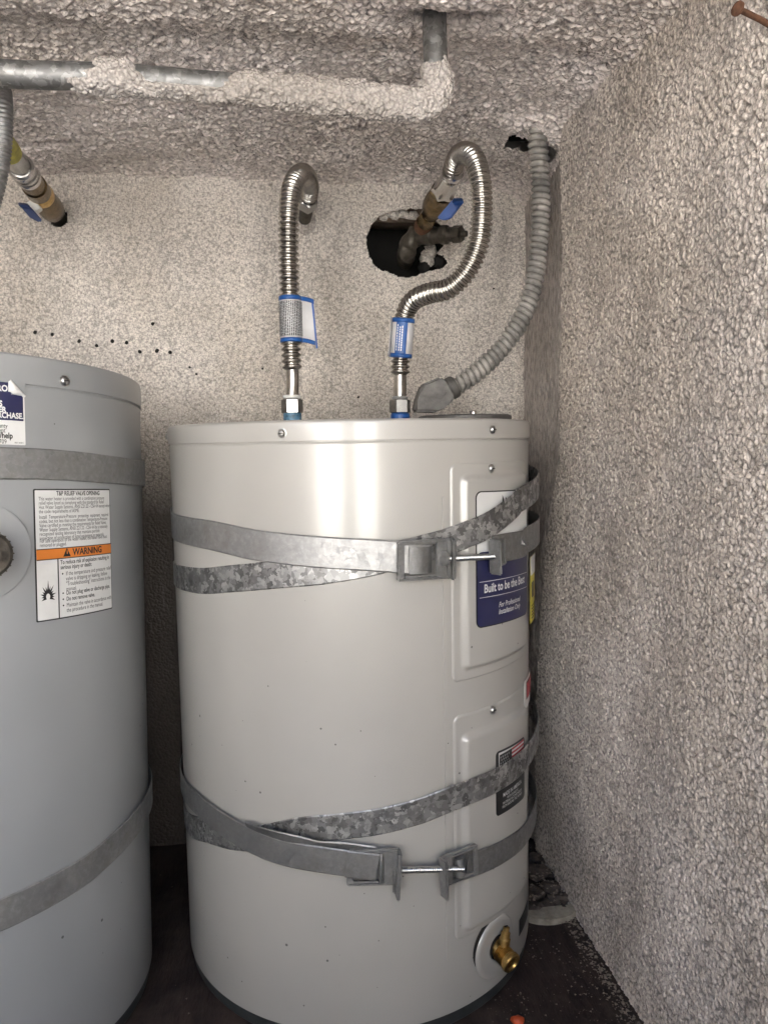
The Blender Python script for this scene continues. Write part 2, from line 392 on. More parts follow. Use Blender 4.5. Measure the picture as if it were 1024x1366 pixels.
def mid(a, b, lo, hi): return np.concatenate([np.arange(a, lo, .0036), np.arange(lo, hi, .0013), np.arange(hi, b, .0036)])
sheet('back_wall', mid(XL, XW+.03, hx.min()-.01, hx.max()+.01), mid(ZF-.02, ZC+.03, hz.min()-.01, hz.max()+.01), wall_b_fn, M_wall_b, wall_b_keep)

# ceiling with a slot where the conduit goes up, a pocket round the riser and a long crack
sl = PZ(718, 180, ZC); rs = P(581, 38, .91)
ck = [PZ(x, y, ZC) for x, y in ((22, 190), (60, 188), (118, 190))]
def ceil_fn(U, V):
    z = ZC+.004*lump2(U, V, 12, 4)+.003*lump2(U, V, 37, 1)
    # sprayed fillet towards the walls
    z = z-.018*np.exp(-(XW-U)/.03)-.010*np.exp(-(YW-V)/.03)
    # lip in front of the riser, low relief behind it
    d2 = ((U-rs.x-.01)/.085)**2+((V-.845)/.04)**2; z = z-.020*np.exp(-d2)
    d3 = ((U-rs.x-.012)/.045)**2+((V-.915)/.022)**2; z = z+.024*np.exp(-d3)
    # wide soft band below the pipe
    z = z+.012*sstep(V, .93, 1.0)*(1-sstep(V, 1.15, 1.3))
    cl = np.abs(V-(ck[0].y+(ck[2].y-ck[0].y)*np.clip((U-ck[0].x)/(ck[2].x-ck[0].x), 0, 1)+.003*lump2(U, V, 80)))
    z = z+.022*np.exp(-(cl/.007)**2)*(1-sstep(U, ck[2].x-.02, ck[2].x+.02))
    # torn lip at the conduit slot
    d4 = ((U-sl.x)/.06)**2+((V-(sl.y-.03))/.025)**2; z = z-.016*np.exp(-d4)
    return U, V, z
def ceil_keep(X, Y):
    j = .004*lump2(X, Y, 200)
    return ~((np.abs(X-sl.x+.004) < .040+j) & (np.abs(Y-sl.y-.028) < .022+j))
sheet('ceiling', np.concatenate([np.arange(XL, -.62, .03), np.arange(-.62, XW+.03, .0021)]), grade(YF, .78, YW+.03, .0021, .03), ceil_fn, M_ceil, ceil_keep, flip=True)
# left wall, front soffit, floor, outside ground
sheet('left_wall', np.arange(-1.65, YW+.03, .02), np.arange(ZF-.02, ZC+.03, .02), lambda U, V: (XL+0*U, U, V), M_wall_r)
sheet('floor', np.arange(XL, XW+.04, .01), np.arange(YF, YW+.04, .01), lambda U, V: (U, V, ZF+.0015*lump2(U, V, 30)+.001*lump2(U, V, 90, 2)), M_floor)
sheet('driveway', np.linspace(-60, 60, 30), np.linspace(-80, YF-.01, 30), lambda U, V: (U, V, ZF-.06+0*U), M_concrete)
def slab(name, x0, x1, y0, y1, z0, z1, mat):
    return tag(rbox(name, x1-x0, y1-y0, z1-z0, mat, None, Matrix.Translation(((x0+x1)/2, (y0+y1)/2, (z0+z1)/2)), 0), kind='structure')
slab('closet_shell', XL-.3, XW+.3, YW+.16, YW+.3, ZF-.3, ZC+.4, M_dark)          # masonry behind the back wall, painted black as the hole's dark depth
slab('sky_blocker', XL-3, XW+3, -.15, YW+.6, ZC+.12, ZC+1.2, M_block)  # unseen block, added to shade the ground in front and cut top light
slab('dark_blocker', -.60, -.07, -3.0, -2.8, ZF-.1, 2.2, M_base)  # unseen dark slab, added to split the tank highlight and dim the gap
slab('low_blocker', XL, XW, -.62, -.50, ZF-.1, -.33, M_block)  # unseen low wall, added to keep light off the lower tank
slab('bounce_wall', -9, 9, -5.8, -5.4, ZF-.1, 2.6, M_block)  # unseen wall, added as a sunlit reflector facing the opening
slab('ceiling_lip', XL-.1, XW+.1, YF-.02, YF+.02, ZC-.005, ZC+.13, M_block)
slab('side_masonry', XW+.06, XW+.3, -1.05, YW+.15, ZF-.3, ZC+.12, M_block)
slab('left_masonry', XL-.3, XL-.06, -1.65, YW+.15, ZF-.3, ZC+.12, M_block)
# wall cavity behind the hole: timber on top, shaded depth painted black
rbox('timber_plate', .20, .05, .03, M_wood, None, Matrix.Translation((hx.mean(), YW+.045, P(530, 286, YW).z+.006)), .002)
tag(bpy.data.objects['timber_plate'], kind='structure')
for nm, q, sz in (('conduit_cavity', (sl.x, sl.y+.03, ZC+.07), (.12, .10, .10)),):
    bm = bmesh.new(); bmesh.ops.create_cube(bm, size=1); bmesh.ops.scale(bm, vec=sz, verts=bm.verts)
    bm.faces.ensure_lookup_table(); bmesh.ops.delete(bm, geom=[f for f in bm.faces if f.normal.z < -.9], context='FACES_ONLY')
    bm.transform(Matrix.Translation(q)); tag(bm_obj(nm, bm, M_dark, None, False), kind='structure')

# ------------------------------------------------------------------ water heaters
class Tank:
    def __init__(s, M, R): s.M = M; s.Mi = M.inverted(); s.R = R; s.root = None
    def T(s, th, z, off=0):            # degrees, local height, standoff -> local point
        a = rad(th); r = s.R+off; return Vector((r*math.sin(a), -r*math.cos(a), z))
    def px(s, x, y, off=0):            # sight line hits the jacket
        d = s.Mi.to_3x3() @ ray(x, y); o = s.Mi @ Vector((0, 0, 0)); R = s.R+off
        a = d.x**2+d.y**2; b = o.x*d.x+o.y*d.y; c = o.x**2+o.y**2-R*R; D = max(0, b*b-a*c)
        q = o+d*((-b-math.sqrt(D))/a); return math.degrees(math.atan2(q.x, -q.y)), q.z
    def frame(s, th, z, off=0, roll=0):    # X right along the jacket, Y up, Z outward
        a = rad(th); n = Vector((math.sin(a), -math.cos(a), 0)); x = Vector((math.cos(a), math.sin(a), 0))
        B = Matrix((x, Vector((0, 0, 1)), n)).transposed().to_4x4()
        return Matrix.Translation(s.T(th, z, off)) @ B @ Matrix.Rotation(rad(roll), 4, 'Z')
    def patch(s, name, th0, th1, z0, z1, off, mat, parent=None, rc=0.0, thick=.0004, n=28, skew=0):
        """thin sticker bent round the jacket, rounded corners rc"""
        w = rad(th1-th0)*s.R; hv = (z1-z0)/2; zc = (z0+z1)/2; V = []; F = []
        us = sorted(set([round(t, 6) for t in np.linspace(0, w, n)] + ([round(rc*(1-math.cos(a)), 6) for a in np.linspace(0, PI/2, 7)] + [round(w-rc*(1-math.cos(a)), 6) for a in np.linspace(0, PI/2, 7)] if rc else [])))
        for lay in (off, off+thick):
            for u in us:
                e = min(u, w-u); cut = rc-math.sqrt(max(0, rc*rc-(rc-e)**2)) if e < rc else 0
                h = hv-cut; th = th0+math.degrees(u/s.R)
                for sg in (-1, 1): V.append(s.T(th, zc+sg*h+skew*(u/w-.5), lay))
        m = len(us)
        for i in range(m-1):
            a = 2*(m+i); F.append((a, a+2, a+3, a+1))
            F += [(2*i, 2*i+1, 2*i+3, 2*i+2), (2*i, 2*i+2, a+2, a), (2*i+1, a+1, a+3, 2*i+3)]
        F += [(0, 2*m, 2*m+1, 1), (2*m-2, 2*m-1, 4*m-1, 4*m-2)]
        return mesh_obj(name, V, F, mat, parent or s.root, False)
    def text(s, name, body, th, z, size, off, mat, parent=None, align='LEFT', sx=1.0, bold=0, shear=0, roll=0, spacing=1.0):
        cu = bpy.data.curves.new(name, 'FONT'); cu.body = body; cu.size = size; cu.align_x = align; cu.offset = bold; cu.shear = shear
        cu.space_line = spacing; cu.resolution_u = 3
        t = bpy.data.objects.new(name, cu); COL.objects.link(t)
        me = bpy.data.meshes.new_from_object(t.evaluated_get(bpy.context.evaluated_depsgraph_get()))
        bpy.data.objects.remove(t); bpy.data.curves.remove(cu)
        n = len(me.vertices); co = np.empty(n*3); me.vertices.foreach_get('co', co); co = co.reshape(-1, 3)
        cr, sr = math.cos(rad(roll)), math.sin(rad(roll)); x = co[:, 0]*sx; y = co[:, 1]
        x, y = x*cr-y*sr, x*sr+y*cr; a = rad(th)+x/s.R; r = s.R+off
        co = np.stack([r*np.sin(a), -r*np.cos(a), z+y], 1); me.vertices.foreach_set('co', co.ravel()); me.update()
        me.materials.clear(); me.materials.append(mat)
        o = bpy.data.objects.new(name, me); COL.objects.link(o); o.parent = parent or s.root; return o
    def strap(s, name, keys, mat, parent, width=.036, thick=.0011, n=14, flat=False):
        """keys: (theta, z, standoff, twist deg) along the band"""
        c = catmull(keys, n); V = []; F = []
        P3 = np.array([s.T(k[0], k[1], k[2])[:] for k in c]); Tn = np.gradient(P3, axis=0)
        for k, q, t in zip(c, P3, Tn):
            t = Vector(t).normalized(); nn = Vector((math.sin(rad(k[0])), -math.cos(rad(k[0])), 0)); nn = (nn-t*nn.dot(t)).normalized()
            w = t.cross(nn); w = w if w.z > 0 else -w
            if len(k) > 3: Rr = Matrix.Rotation(rad(k[3]), 3, t); nn = Rr @ nn; w = Rr @ w
            q = Vector(q); h = width/2
            for a, b in ((-h, 0), (-h+.0015, thick), (h-.0015, thick), (h, 0)): V.append(q+w*a+nn*b)
        for i in range(len(c)-1):
            for k in range(4): F.append((4*i+k, 4*i+(k+1) % 4, 4*i+4+(k+1) % 4, 4*i+4+k))
        F += [(0, 3, 2, 1), (4*len(c)-4, 4*len(c)-3, 4*len(c)-2, 4*len(c)-1)]
        bm = bmesh.new(); vs = [bm.verts.new(v) for v in V]; [bm.faces.new([vs[i] for i in f]) for f in F]
        return bm_obj(name, bm, mat, parent, True, 30)
def revolve(name, prof, mat, parent, seg=200, angle=25):
    return lathe(name, prof, mat, parent, None, seg, None, True, angle)
def screw_head(t, th, z, off, parent, r=.0048, name='screw'):
    M = t.frame(th, z, off)
    o = lathe(name, [(r*1.25, 0), (r*1.25, .0008), (r, .001), (r*.9, .0022), (r*.6, .0034), (0.0, .0038)], M_screw, parent, M, 16)
    rbox('slot', r*1.3, r*.22, .0006, M_black, o, M @ Matrix.Translation((0, 0, .0036)), 0)
    return o

def jacket(t, root, mat, cap_mat, H, seam, lidz):
    R = t.R
    revolve('jacket', [(R-.004, .016), (R, .0195), (R, seam-.0035), (R-.0012, seam-.001), (R-.0012, seam+.002)], mat, root)
    revolve('top_cap', [(R+.0012, seam), (R+.0016, seam+.0008), (R+.0016, lidz-.006), (R+.0008, lidz-.0028), (R-.0015, lidz-.0008), (R-.005, lidz), (R-.02, lidz-.0005), (0, lidz-.0005)], cap_mat, root)
    revolve('base_ring', [(R-.012, 0), (R-.004, 0), (R-.003, .002), (R-.003, .016), (R-.006, .018)], M_base, root)

# ---- right-hand heater
A = Tank(Matrix.Translation((.1013, 1.1649, ZF)), .27)
rootA = empty('water_heater', A.M); A.root = rootA
tag(rootA, 'warm light grey tank heater with navy label, brass drain valve and two hoses on top', 'water heater', 'tank water heaters')
SEAM = .0041-ZF; LID = .0300-ZF
jacket(A, rootA, M_jacket, M_jcap, 0, SEAM, LID)
for x, y in ((376, 578), (657, 573)):
    th, z = A.px(x, y, .002); screw_head(A, th, z, .0016, rootA)
for th in (-82, 100, 160, 220): screw_head(A, th, LID-.0145, .0016, rootA)
A.patch('jacket_seam', 19.3, 20.6, .095, .705, -.0003, M_jacket, rootA, .002, .0016, 6)

def panel(t, name, th0, th1, z0, z1, field, mat, parent, hf=.0018, hr=.0085):
    """access cover: thin flange with a raised pressed field, rounded corners; field = (th0, th1, z0, z1)"""
    R = t.R
    def sd(u, v, cu, cv, hu, hv, rc):
        qx = abs(u-cu)-hu+rc; qy = abs(v-cv)-hv+rc
        return math.hypot(max(qx, 0), max(qy, 0))+min(max(qx, qy), 0)-rc
    U0, U1 = rad(th0)*R, rad(th1)*R; f0, f1 = rad(field[0])*R, rad(field[1])*R
    nu, nv = 96, 170; V = []; F = []; pad = .002
    us = np.linspace(U0-pad, U1+pad, nu); vs = np.linspace(z0-pad, z1+pad, nv)
    for u in us:
        for v in vs:
            d = sd(u, v, (U0+U1)/2, (z0+z1)/2, (U1-U0)/2, (z1-z0)/2, .010)
            e = sd(u, v, (f0+f1)/2, (field[2]+field[3])/2, (f1-f0)/2, (field[3]-field[2])/2, .012)
            k = min(1, max(0, -e/.009)); k = k*k*(3-2*k)
            a = min(1, max(0, (-d+.0006)/.0012))
            h = -.0012+a*(hf+.0012)+k*(hr-hf)
            V.append(t.T(math.degrees(u/R), v, h))
    for i in range(nu-1):
        for j in range(nv-1):
            a = i*nv+j; F.append((a, a+nv, a+nv+1, a+1))
    return mesh_obj(name, V, F, mat, parent)
zl = lambda z: z-ZF
pU = panel(A, 'access_panel', 22.0, 59.5, zl(-.306), zl(-.0262), (24.6, 57.0, zl(-.294), zl(-.0395)), M_jacket, rootA)
pL = panel(A, 'access_panel', 22.2, 60.5, zl(-.655), zl(-.350), (24.2, 58.0, zl(-.648), zl(-.374)), M_jacket, rootA)
for p_, (x, y) in ((pU, (655, 625)), (pL, (657, 947))):
    th, z = A.px(x, y, .002); screw_head(A, th, z, .0018, p_)
# brand label on the upper cover: white head with a dark crest, navy foot with the slogan
o8 = .0086
lab = A.patch('brand_label', 28.9, 55.6, zl(-.2405), zl(-.0640), o8, M_black, rootA, .009, .0002, skew=-.004); lab['label'] = 'white and navy sticker on the upper access cover'
A.patch('label_head', 29.3, 55.2, zl(-.160), zl(-.0656), o8+.0003, M_white, lab, .008, .0002, skew=-.004)
A.patch('label_foot', 29.3, 55.2, zl(-.2389), zl(-.142), o8+.0006, M_navy, lab, .008, .0002, skew=-.004)
A.text('slogan', 'Built to be the Best', 42.2, zl(-.1945), .0158, o8+.0011, M_white, lab, 'CENTER', .80, .0003, 0, -1)
for z in (-.181, -.2015): A.patch('rule', 30.0, 54.8, zl(z), zl(z)+.0006, o8+.0009, M_white, lab, 0, .0001, skew=-.004)
A.text('small_print', 'For Professional\nInstallation Only', 43.5, zl(-.2175), .0098, o8+.0011, M_white, lab, 'CENTER', .85, .0001, .25, -1, .95)
def poly_on(t, name, pts, th, z, off, mat, parent, sx=1):     # flat printed outline bent round the jacket
    bm = bmesh.new(); vs = [bm.verts.new(t.T(th+math.degrees(x*sx/t.R), z+y, off)) for x, y in pts]; f = bm.faces.new(vs)
    bmesh.ops.triangulate(bm, faces=[f]); return bm_obj(name, bm, mat, parent, False)
th, z = A.px(669, 672, .009)
for k in range(3):
    dx = k*.0075; poly_on(A, 'crest', [(dx, -.012), (dx+.001, .004), (dx+.0005, .012-.003*k), (dx+.004, .006-.002*k), (dx+.0062, -.002), (dx+.006, -.012)], th, z, o8+.0009, M_black, lab)
# yellow energy sticker, red sticker, flag sticker, black data sticker
yel = A.patch('energy_label', 59.8, 70, zl(-.262), zl(-.165), .0085, M_yellow, rootA, .001)
A.patch('label_head', 59.8, 70, zl(-.192), zl(-.165), .0091, M_white, yel)
A.patch('print', 61.5, 65, zl(-.225), zl(-.203), .0091, M_black, yel)
for k in range(5): A.patch('print', 61, 69, zl(-.238-.0045*k), zl(-.2365-.0045*k), .0091, M_black, yel)
rl = A.patch('hazard_label', 57.8, 72, zl(-.388), zl(-.345), .0019, M_whitepl, rootA, .001)
A.patch('print', 60.0, 71, zl(-.375), zl(-.349), .0026, M_black, rl); A.patch('print', 60.8, 71, zl(-.373), zl(-.351), .003, M_red, rl)
fl = A.patch('flag_label', 36.4, 53.2, zl(-.5045), zl(-.4145), o8, M_black, rootA, .006, .0002, skew=-.004); fl['label'] = 'black sticker with a striped flag and small white lettering'
A.patch('flag_field', 37.6, 52.4, zl(-.457), zl(-.4175), o8+.0003, M_white, fl, .001, .0001, skew=-.004)
for k in range(7): A.patch('stripe', 37.8 if k > 3 else 44.2, 52.2, zl(-.4215-.0056*k), zl(-.4187-.0056*k), o8+.0006, M_red, fl, 0, .0001)
A.patch('canton', 37.9, 44.2, zl(-.4415), zl(-.4187), o8+.0007, M_black, fl, 0, .0001)
for r_ in range(5):
    A.text('star_row', '* * * * *' if r_ % 2 == 0 else ' * * * *', 38.1, zl(-.4262-.0042*r_), .0075, o8+.0011, M_white, fl, 'LEFT', .9)
A.text('lettering', 'MADE IN AMERICA', 44.9, zl(-.4800), .0080, o8+.0008, M_white, fl, 'CENTER', .75, .0001)
A.text('lettering', 'WITH DOMESTIC\nMATERIALS & COMPONENTS\nFROM AROUND THE WORLD', 44.9, zl(-.4860), .0052, o8+.0008, M_white, fl, 'CENTER', .78, 0, 0, -1, .95)
th, z = A.px(695, 1232); A.patch('data_label', th-2.5, th+9, z-.012, z+.012, .0003, M_black, rootA)
# drain valve
th, z = A.px(661, 1262); DV = A.frame(th, z, 0); z_dv = z; th_dv = th
V = []; F = []; prof_ = [(.0435, -.0012), (.0425, .0016), (.040, .0034), (.034, .0030), (.024, .0014), (.0185, .0020), (.0165, .0026), (.0155, .0004)]
for r_, h_ in prof_:
    for k in range(64):
        a = 2*PI*k/64; V.append(A.T(th_dv+math.degrees(r_*math.cos(a)/A.R), z_dv+r_*math.sin(a), h_))
for i in range(len(prof_)-1):
    for k in range(64): F.append((i*64+k, i*64+(k+1) % 64, (i+1)*64+(k+1) % 64, (i+1)*64+k))
mesh_obj('drain_disc', V, F, M_jacket, rootA)
V = []; F = []
for k in range(33):
    a = rad(75)+rad(118)*k/32; w_ = .0075*math.sin(PI*k/32)+.0002
    for r_ in (.0432, .0432+w_): V.append(A.T(th_dv+math.degrees(r_*math.cos(a)/A.R), z_dv+r_*math.sin(a), .0005))
for k in range(32): F.append((2*k, 2*k+1, 2*k+3, 2*k+2))
mesh_obj('drain_gap', V, F, M_gapblack, rootA, False)  # black crescent drawn in as the dark gap beside the disc
lathe('drain_hole', [(.0165, .001), (.0165, .0030), (.010, .0034)], M_gapblack, rootA, DV, 32)  # black ring drawn in as the dark recess round the valve
thr = [(.0105, .0)]
for k in range(8): thr += [(.0105, .010+.0024*k), (.0118, .0112+.0024*k)]
valve = lathe('drain_valve', thr+[(.0118, .0305), (.0128, .032), (.0128, .037), (.0118, .0385), (.0085, .0388), (.0070, .036), (.0065, .020), (0, .020)], M_brass, rootA, DV @ Matrix.Rotation(rad(14), 4, 'X') @ Matrix.Rotation(rad(-10), 4, 'Y') @ Matrix.Diagonal((1.12, 1.12, .86, 1)), 36)
lathe('valve_stem', [(.0068, .006), (.0068, .016), (.0056, .018), (.0056, .024), (.0038, .026), (.0038, .031), (0, .0315)], M_brass, valve, DV @ Matrix.Translation((-.001, 0, .013)) @ Matrix.Diagonal((1.15, 1, 1.15, 1)) @ basis((.22, .97, .0)).to_4x4(), 20)
rbox('stem_slot', .0012, .006, .002, M_black, valve, DV @ Matrix.Translation((0.0079, .0303, .012)) @ basis((.25, .96, 0)).to_4x4(), 0)

# ---- left-hand heater (leans back a little)
ax = Vector((.0118, .0657, 1)).normalized(); uu = Vector((0, 1, 0)).cross(ax).normalized(); vv = ax.cross(uu)
ML = Matrix.Translation((-.4901+.0001, 1.0646+.0007, ZF)) @ Matrix((uu, vv, ax)).transposed().to_4x4()
HL = .8845-(.7834-.772)
B = Tank(ML, .2723); rootB = empty('water_heater', ML); B.root = rootB
tag(rootB, 'cool blue grey tank heater cut off by the left edge, with orange warning bar', 'water heater', 'tank water heaters')
jacket(B, rootB, M_jacketL, M_jacketL, 0, HL-.035, HL)
for x, y in ((87, 508),):
    th, z = B.px(x, y, .002); screw_head(B, th, z, .0016, rootB, .0055)
# temperature and pressure label of the left heater
tl = [B.px(*q) for q in ((40, 657), (145, 648), (53, 836), (150, 806))]
thL = (tl[0][0]+tl[2][0])/2; thR = (tl[1][0]+tl[3][0])/2; zT = (tl[0][1]+tl[1][1])/2; zB = (tl[2][1]+tl[3][1])/2
tp = B.patch('relief_valve_label', thL, thR, zB, zT, .0003, M_black, rootB, .0015); tp['label'] = 'white relief valve notice with an orange warning bar'
e = math.degrees(.0016/B.R); W_ = thR-thL; Hh = zT-zB
B.patch('label_face', thL+e, thR-e, zB+.0016, zT-.0016, .0008, M_white, tp, .001)
zo1, zo0 = zT-Hh*.455, zT-Hh*.535
B.patch('warning_bar', thL+e, thR-e, zo0, zo1, .0012, M_orange, tp)
for z in (zo0, zo1): B.patch('rule', thL+e, thR-e, z-.0005, z+.0005, .0017, M_black, tp)
thd = thL+W_*.24; B.patch('rule', thd-.12, thd+.12, zB+.001, zo0, .0017, M_black, tp)
ww = rad(W_)*B.R
def para(txt, x0, z, size, width, sp=1.0, bold=0, align='LEFT', sx=.78):
    return B.text('lettering', txt, thL+math.degrees(x0/B.R), z, size, .0014, M_black, tp, align, sx, bold, 0, 0, sp)
ts = Hh*.042
para('T&P RELIEF VALVE OPENING', ww*.53, zT-Hh*.050, ts*1.12, ww, 1, .00016, 'CENTER', .72)
para('This water heater is provided with a combination pressure\nrelief valve listed as complying with the standard for Relief\nHot Water Supply Systems, ANSI Z21.22 - CSA 4.4 except where\nthe code requirements of ASME.', ww*.05, zT-Hh*.087, ts*.95, ww, .80, 0, 'LEFT', .66)
para('Install  Temperature-Pressure  protective  equipment  required\ncodes, but not less than a combination Temperature-Pressure\nValve certified as meeting the requirements for Relief Valves\nWater Supply Systems, ANSI Z21.22 - CSA 4.4 by a nationally\nrecognized testing laboratory that maintains periodic\ninspection of production of listed equipment or materials.', ww*.05, zT-Hh*.225, ts*.95, ww, .80, 0, 'LEFT', .66)
para('For safe operation of the water heater, the Relief Valve must\nremoved or plugged.', ww*.05, zT-Hh*.405, ts*.95, ww, .80, 0, 'LEFT', .66)
B.text('warning_text', 'WARNING', thL+math.degrees(ww*.62/B.R), zo0+Hh*.018, ts*1.75, .0021, M_black, tp, 'CENTER', .85, .0003)
sy = zo0+Hh*.012
poly_on(B, 'alert_symbol', [(0, 0), (.0105, 0), (.00525, .0105)], thL+math.degrees(ww*.30/B.R), sy, .0021, M_black, tp)
poly_on(B, 'alert_mark', [(.0047, .003), (.0058, .003), (.0058, .0075), (.0047, .0075)], thL+math.degrees(ww*.30/B.R), sy, .0026, M_orange, tp)
para('To reduce risk of explosion resulting in\nserious injury or death:', ww*.27, zo0-Hh*.045, ts*1.08, ww, .85, .00012, 'LEFT', .70)
para('If the temperature and pressure relief\nvalve is dripping or leaking, follow\n"Troubleshooting" instructions in the\nmanual.', ww*.33, zo0-Hh*.135, ts*1.08, ww, .88, 0, 'LEFT', .70)
para('Do not plug valve or discharge pipe.', ww*.33, zo0-Hh*.285, ts*1.08, ww, 1, .00012, 'LEFT', .70)
para('Do not remove valve.', ww*.33, zo0-Hh*.332, ts*1.08, ww, 1, .00012, 'LEFT', .70)
para('Maintain the valve in accordance with\nthe procedure in the manual.', ww*.33, zo0-Hh*.380, ts*1.08, ww, .88, 0, 'LEFT', .70)
for k in (.130, .280, .327, .375):
    B.text('bullet', '•', thL+math.degrees(ww*.28/B.R), zo0-Hh*(k+.008), ts*1.3, .0014, M_black, tp)
bz = zo0-Hh*.28
V = []; F = []
for a, ln in ((-158, .0125), (-176, .0115), (166, .0135), (148, .0115), (128, .0150), (108, .0125), (88, .0195), (70, .0130), (52, .0165), (33, .0120), (14, .0145), (-4, .0115), (-22, .0130)):
    ca, sa = math.cos(rad(a)), math.sin(rad(a)); m = len(V); w = .0021
    for x, y in ((ca*.0035-sa*w, sa*.0035+ca*w), (ca*.0035+sa*w, sa*.0035-ca*w), (ca*ln, sa*ln)): V.append(B.T(thL+math.degrees((ww*.125+x*.72)/B.R), bz+y, .0014+m*1e-6))
    F.append((m, m+1, m+2))
mesh_obj('burst_symbol', V, F, M_black, tp, False)
# navy warranty sticker with a peeled corner
s0 = B.px(32, 508); s1 = B.px(33, 594); s2 = B.px(0, 560)
R_ = s0[0]; L_ = s0[0]-24
ws = B.patch('service_label', L_, R_, s1[1], s0[1], .0003, M_white, rootB, .001, skew=0); ws['label'] = 'white and navy sticker with a peeling corner'
znv = B.px(33, 562)[1]
B.patch('label_head', L_, R_-.4, znv, s0[1]-.0006, .0007, M_navy, ws, .0005)
def ws_t(txt, py, h, mat, bold=.0002, sx=.9, px_=31):
    h *= .85; sx *= .85; bold *= .6
    th_, z_ = B.px(px_, py); B.text('lettering', txt, th_, z_, h, .0013, mat, ws, 'RIGHT', sx, bold)
ws_t('PROD', 523, .0115, M_white, .0005, 1, 18); ws_t('THIS', 542, .0105, M_white, .0005, 1, 3)
ws_t('WATER HEATER', 550, .0100, M_white, .0005, 1, 8); ws_t('AFTER PURCHASE.', 559, .0105, M_white, .0005, .95, 31)
ws_t('for warranty', 571, .0085, M_black, 0, .9, 10); ws_t('replacement', 577, .0085, M_black, 0, .9, 7)
ws_t('.com/help', 585, .0108, M_black, .0004, .9, 17); ws_t('1-800-709', 592, .0085, M_black, 0, .9, 9); ws_t('0001 5478 0', 592, .003, M_black, 0, .9, 31)
# the curl: a strip folded off the top right corner
V = []; F = []
pa = B.px(13, 506); pb = B.px(33, 528)
for i in range(9):
    t = i/8; th_ = pa[0]+(pb[0]-pa[0])*t; z_ = pa[1]+(pb[1]-pa[1])*t; wd = .004+.007*math.sin(PI*min(1, t*1.15))
    for j in range(6):
        a = j/5*PI*1.1; V.append(B.T(th_-math.degrees((wd*(1-math.cos(a))*.35-.001)/B.R), z_-(wd*(1-math.cos(a))*.35), .0012+wd*.45*math.sin(a)))
for i in range(8):
    for j in range(5): a = i*6+j; F.append((a, a+6, a+7, a+1))
mesh_obj('peeled_corner', V, F, M_white, ws)
B.patch('bare_corner', pa[0]+.2, pb[0]+.1, pb[1], s0[1]+.0004, .0011, M_jacketL, ws, 0)
# relief valve at the left edge: disc plate and knurled boss
th, z = B.px(2, 735); th -= 5.2; RV = B.frame(th, z, 0)
lathe('valve_plate', [(.056, -.006), (.0558, .0008), (.054, .0014), (.020, .0016), (0, .0016)], M_jacketL, rootB, RV, 72)
rv = lathe('relief_valve', [(.020, .001), (.020, .030), (.024, .031), (.0255, .034), (.0255, .052), (.022, .056), (.010, .056), (.010, .070), (0, .070)], M_iron, rootB, RV, 40)
for k in range(24): rbox('knurl', .0022, .0016, .017, M_iron, rv, RV @ Matrix.Rotation(2*PI*k/24, 4, 'Z') @ Matrix.Translation((.0258, 0, .043)), .0004, 1)

# ------------------------------------------------------------------ bracing straps
def bracket(t, name, root, th, z, off, L, H, side, mat, drop=0, out=.017, roll=0, pad=True):
    M = t.frame(th, z, off, roll); bm = bmesh.new()
    def add(sx, sy, sz, c, bev=.0012, R=None):
        b2 = bmesh.new(); bmesh.ops.create_cube(b2, size=1); bmesh.ops.scale(b2, vec=(sx, sy, sz), verts=b2.verts)
        bmesh.ops.bevel(b2, geom=b2.edges[:], offset=bev, segments=2, affect='EDGES')
        if R: b2.transform(R)
        b2.transform(Matrix.Translation(c)); me = bpy.data.meshes.new('t'); b2.to_mesh(me); bm.from_mesh(me); bpy.data.meshes.remove(me); b2.free()
    r = .0052; bl = L*.28
    add(L, r*1.2, .0080, (0, H/2-r*.6, -.0008), .0026); add(L, r*1.2, .0080, (0, -H/2+r*.6, -.0008), .0026)      # rolled edges
    add(bl, H-.002, .0030, (side*(L/2-bl/2), 0, .0004), .001); add(L*.13, H-.002, .0030, (-side*(L/2-L*.065), 0, .0004), .001)
    add(.0045, H+.002+drop, out, (side*(L/2+.0004), -drop/2, out/2-.003), .0021)
    add(.0075, H+.001+drop*.8, .0040, (side*(L/2-.002), -drop*.4, .0012), .0019)                                # upturned flange
    add(.0085, H*.94, .0045, (side*(L/2-.0035), 0, .0022), .0018)
    bm.transform(M); bk = bm_obj(name, bm, mat, root)
    if pad:
        # the band folded through the window
        V = []; F = []; pw = L*.44; cx = -side*L*.065
        for i in range(13):
            u = i/12; zz = .0028+.0022*math.sin(PI*u)-(.004*max(0, u-.8)/.2)
            for w in (-1, 1): V.append(Vector((cx+side*(u-.5)*pw, w*(H/2-.0085), zz)))
        for i in range(12): F.append((2*i, 2*i+1, 2*i+3, 2*i+2))
        mesh_obj('folded_band', V, F, mat, bk, True, M)
    return bk, M
def threaded(name, root, M, L, r=.0042, pitch=.0026, head=None):
    prof = [(r*.82, 0)]; k = 0
    while k*pitch < L: prof += [(r*.82, k*pitch), (r, (k+.5)*pitch)]; k += 1
    return lathe(name, prof+[(r*.7, L+.001)], M_screw, root, M, 14)
def along(t, th, z, off, side=1): return t.frame(th, z, off) @ Matrix.Rotation(side*PI/2, 4, 'Y')
def keys(t, pts):
    out = []
    for x, y, off, *tw in pts:
        th, z = t.px(x, y, off); out.append((th, z, off, tw[0] if tw else 0))
    return out
def strap_thing(t, label, z0):
    r = empty('strap_assembly', t.M @ Matrix.Translation((0, 0, z0))); tag(r, label, 'metal strap', 'galvanised straps bracing the tanks'); r['_m'] = 1; return r
def local_adopt(root, t):       # parts were built in tank-local space
    for c in root.children: c.matrix_parent_inverse = root.matrix_world.inverted() @ t.M

bpy.context.view_layer.update()
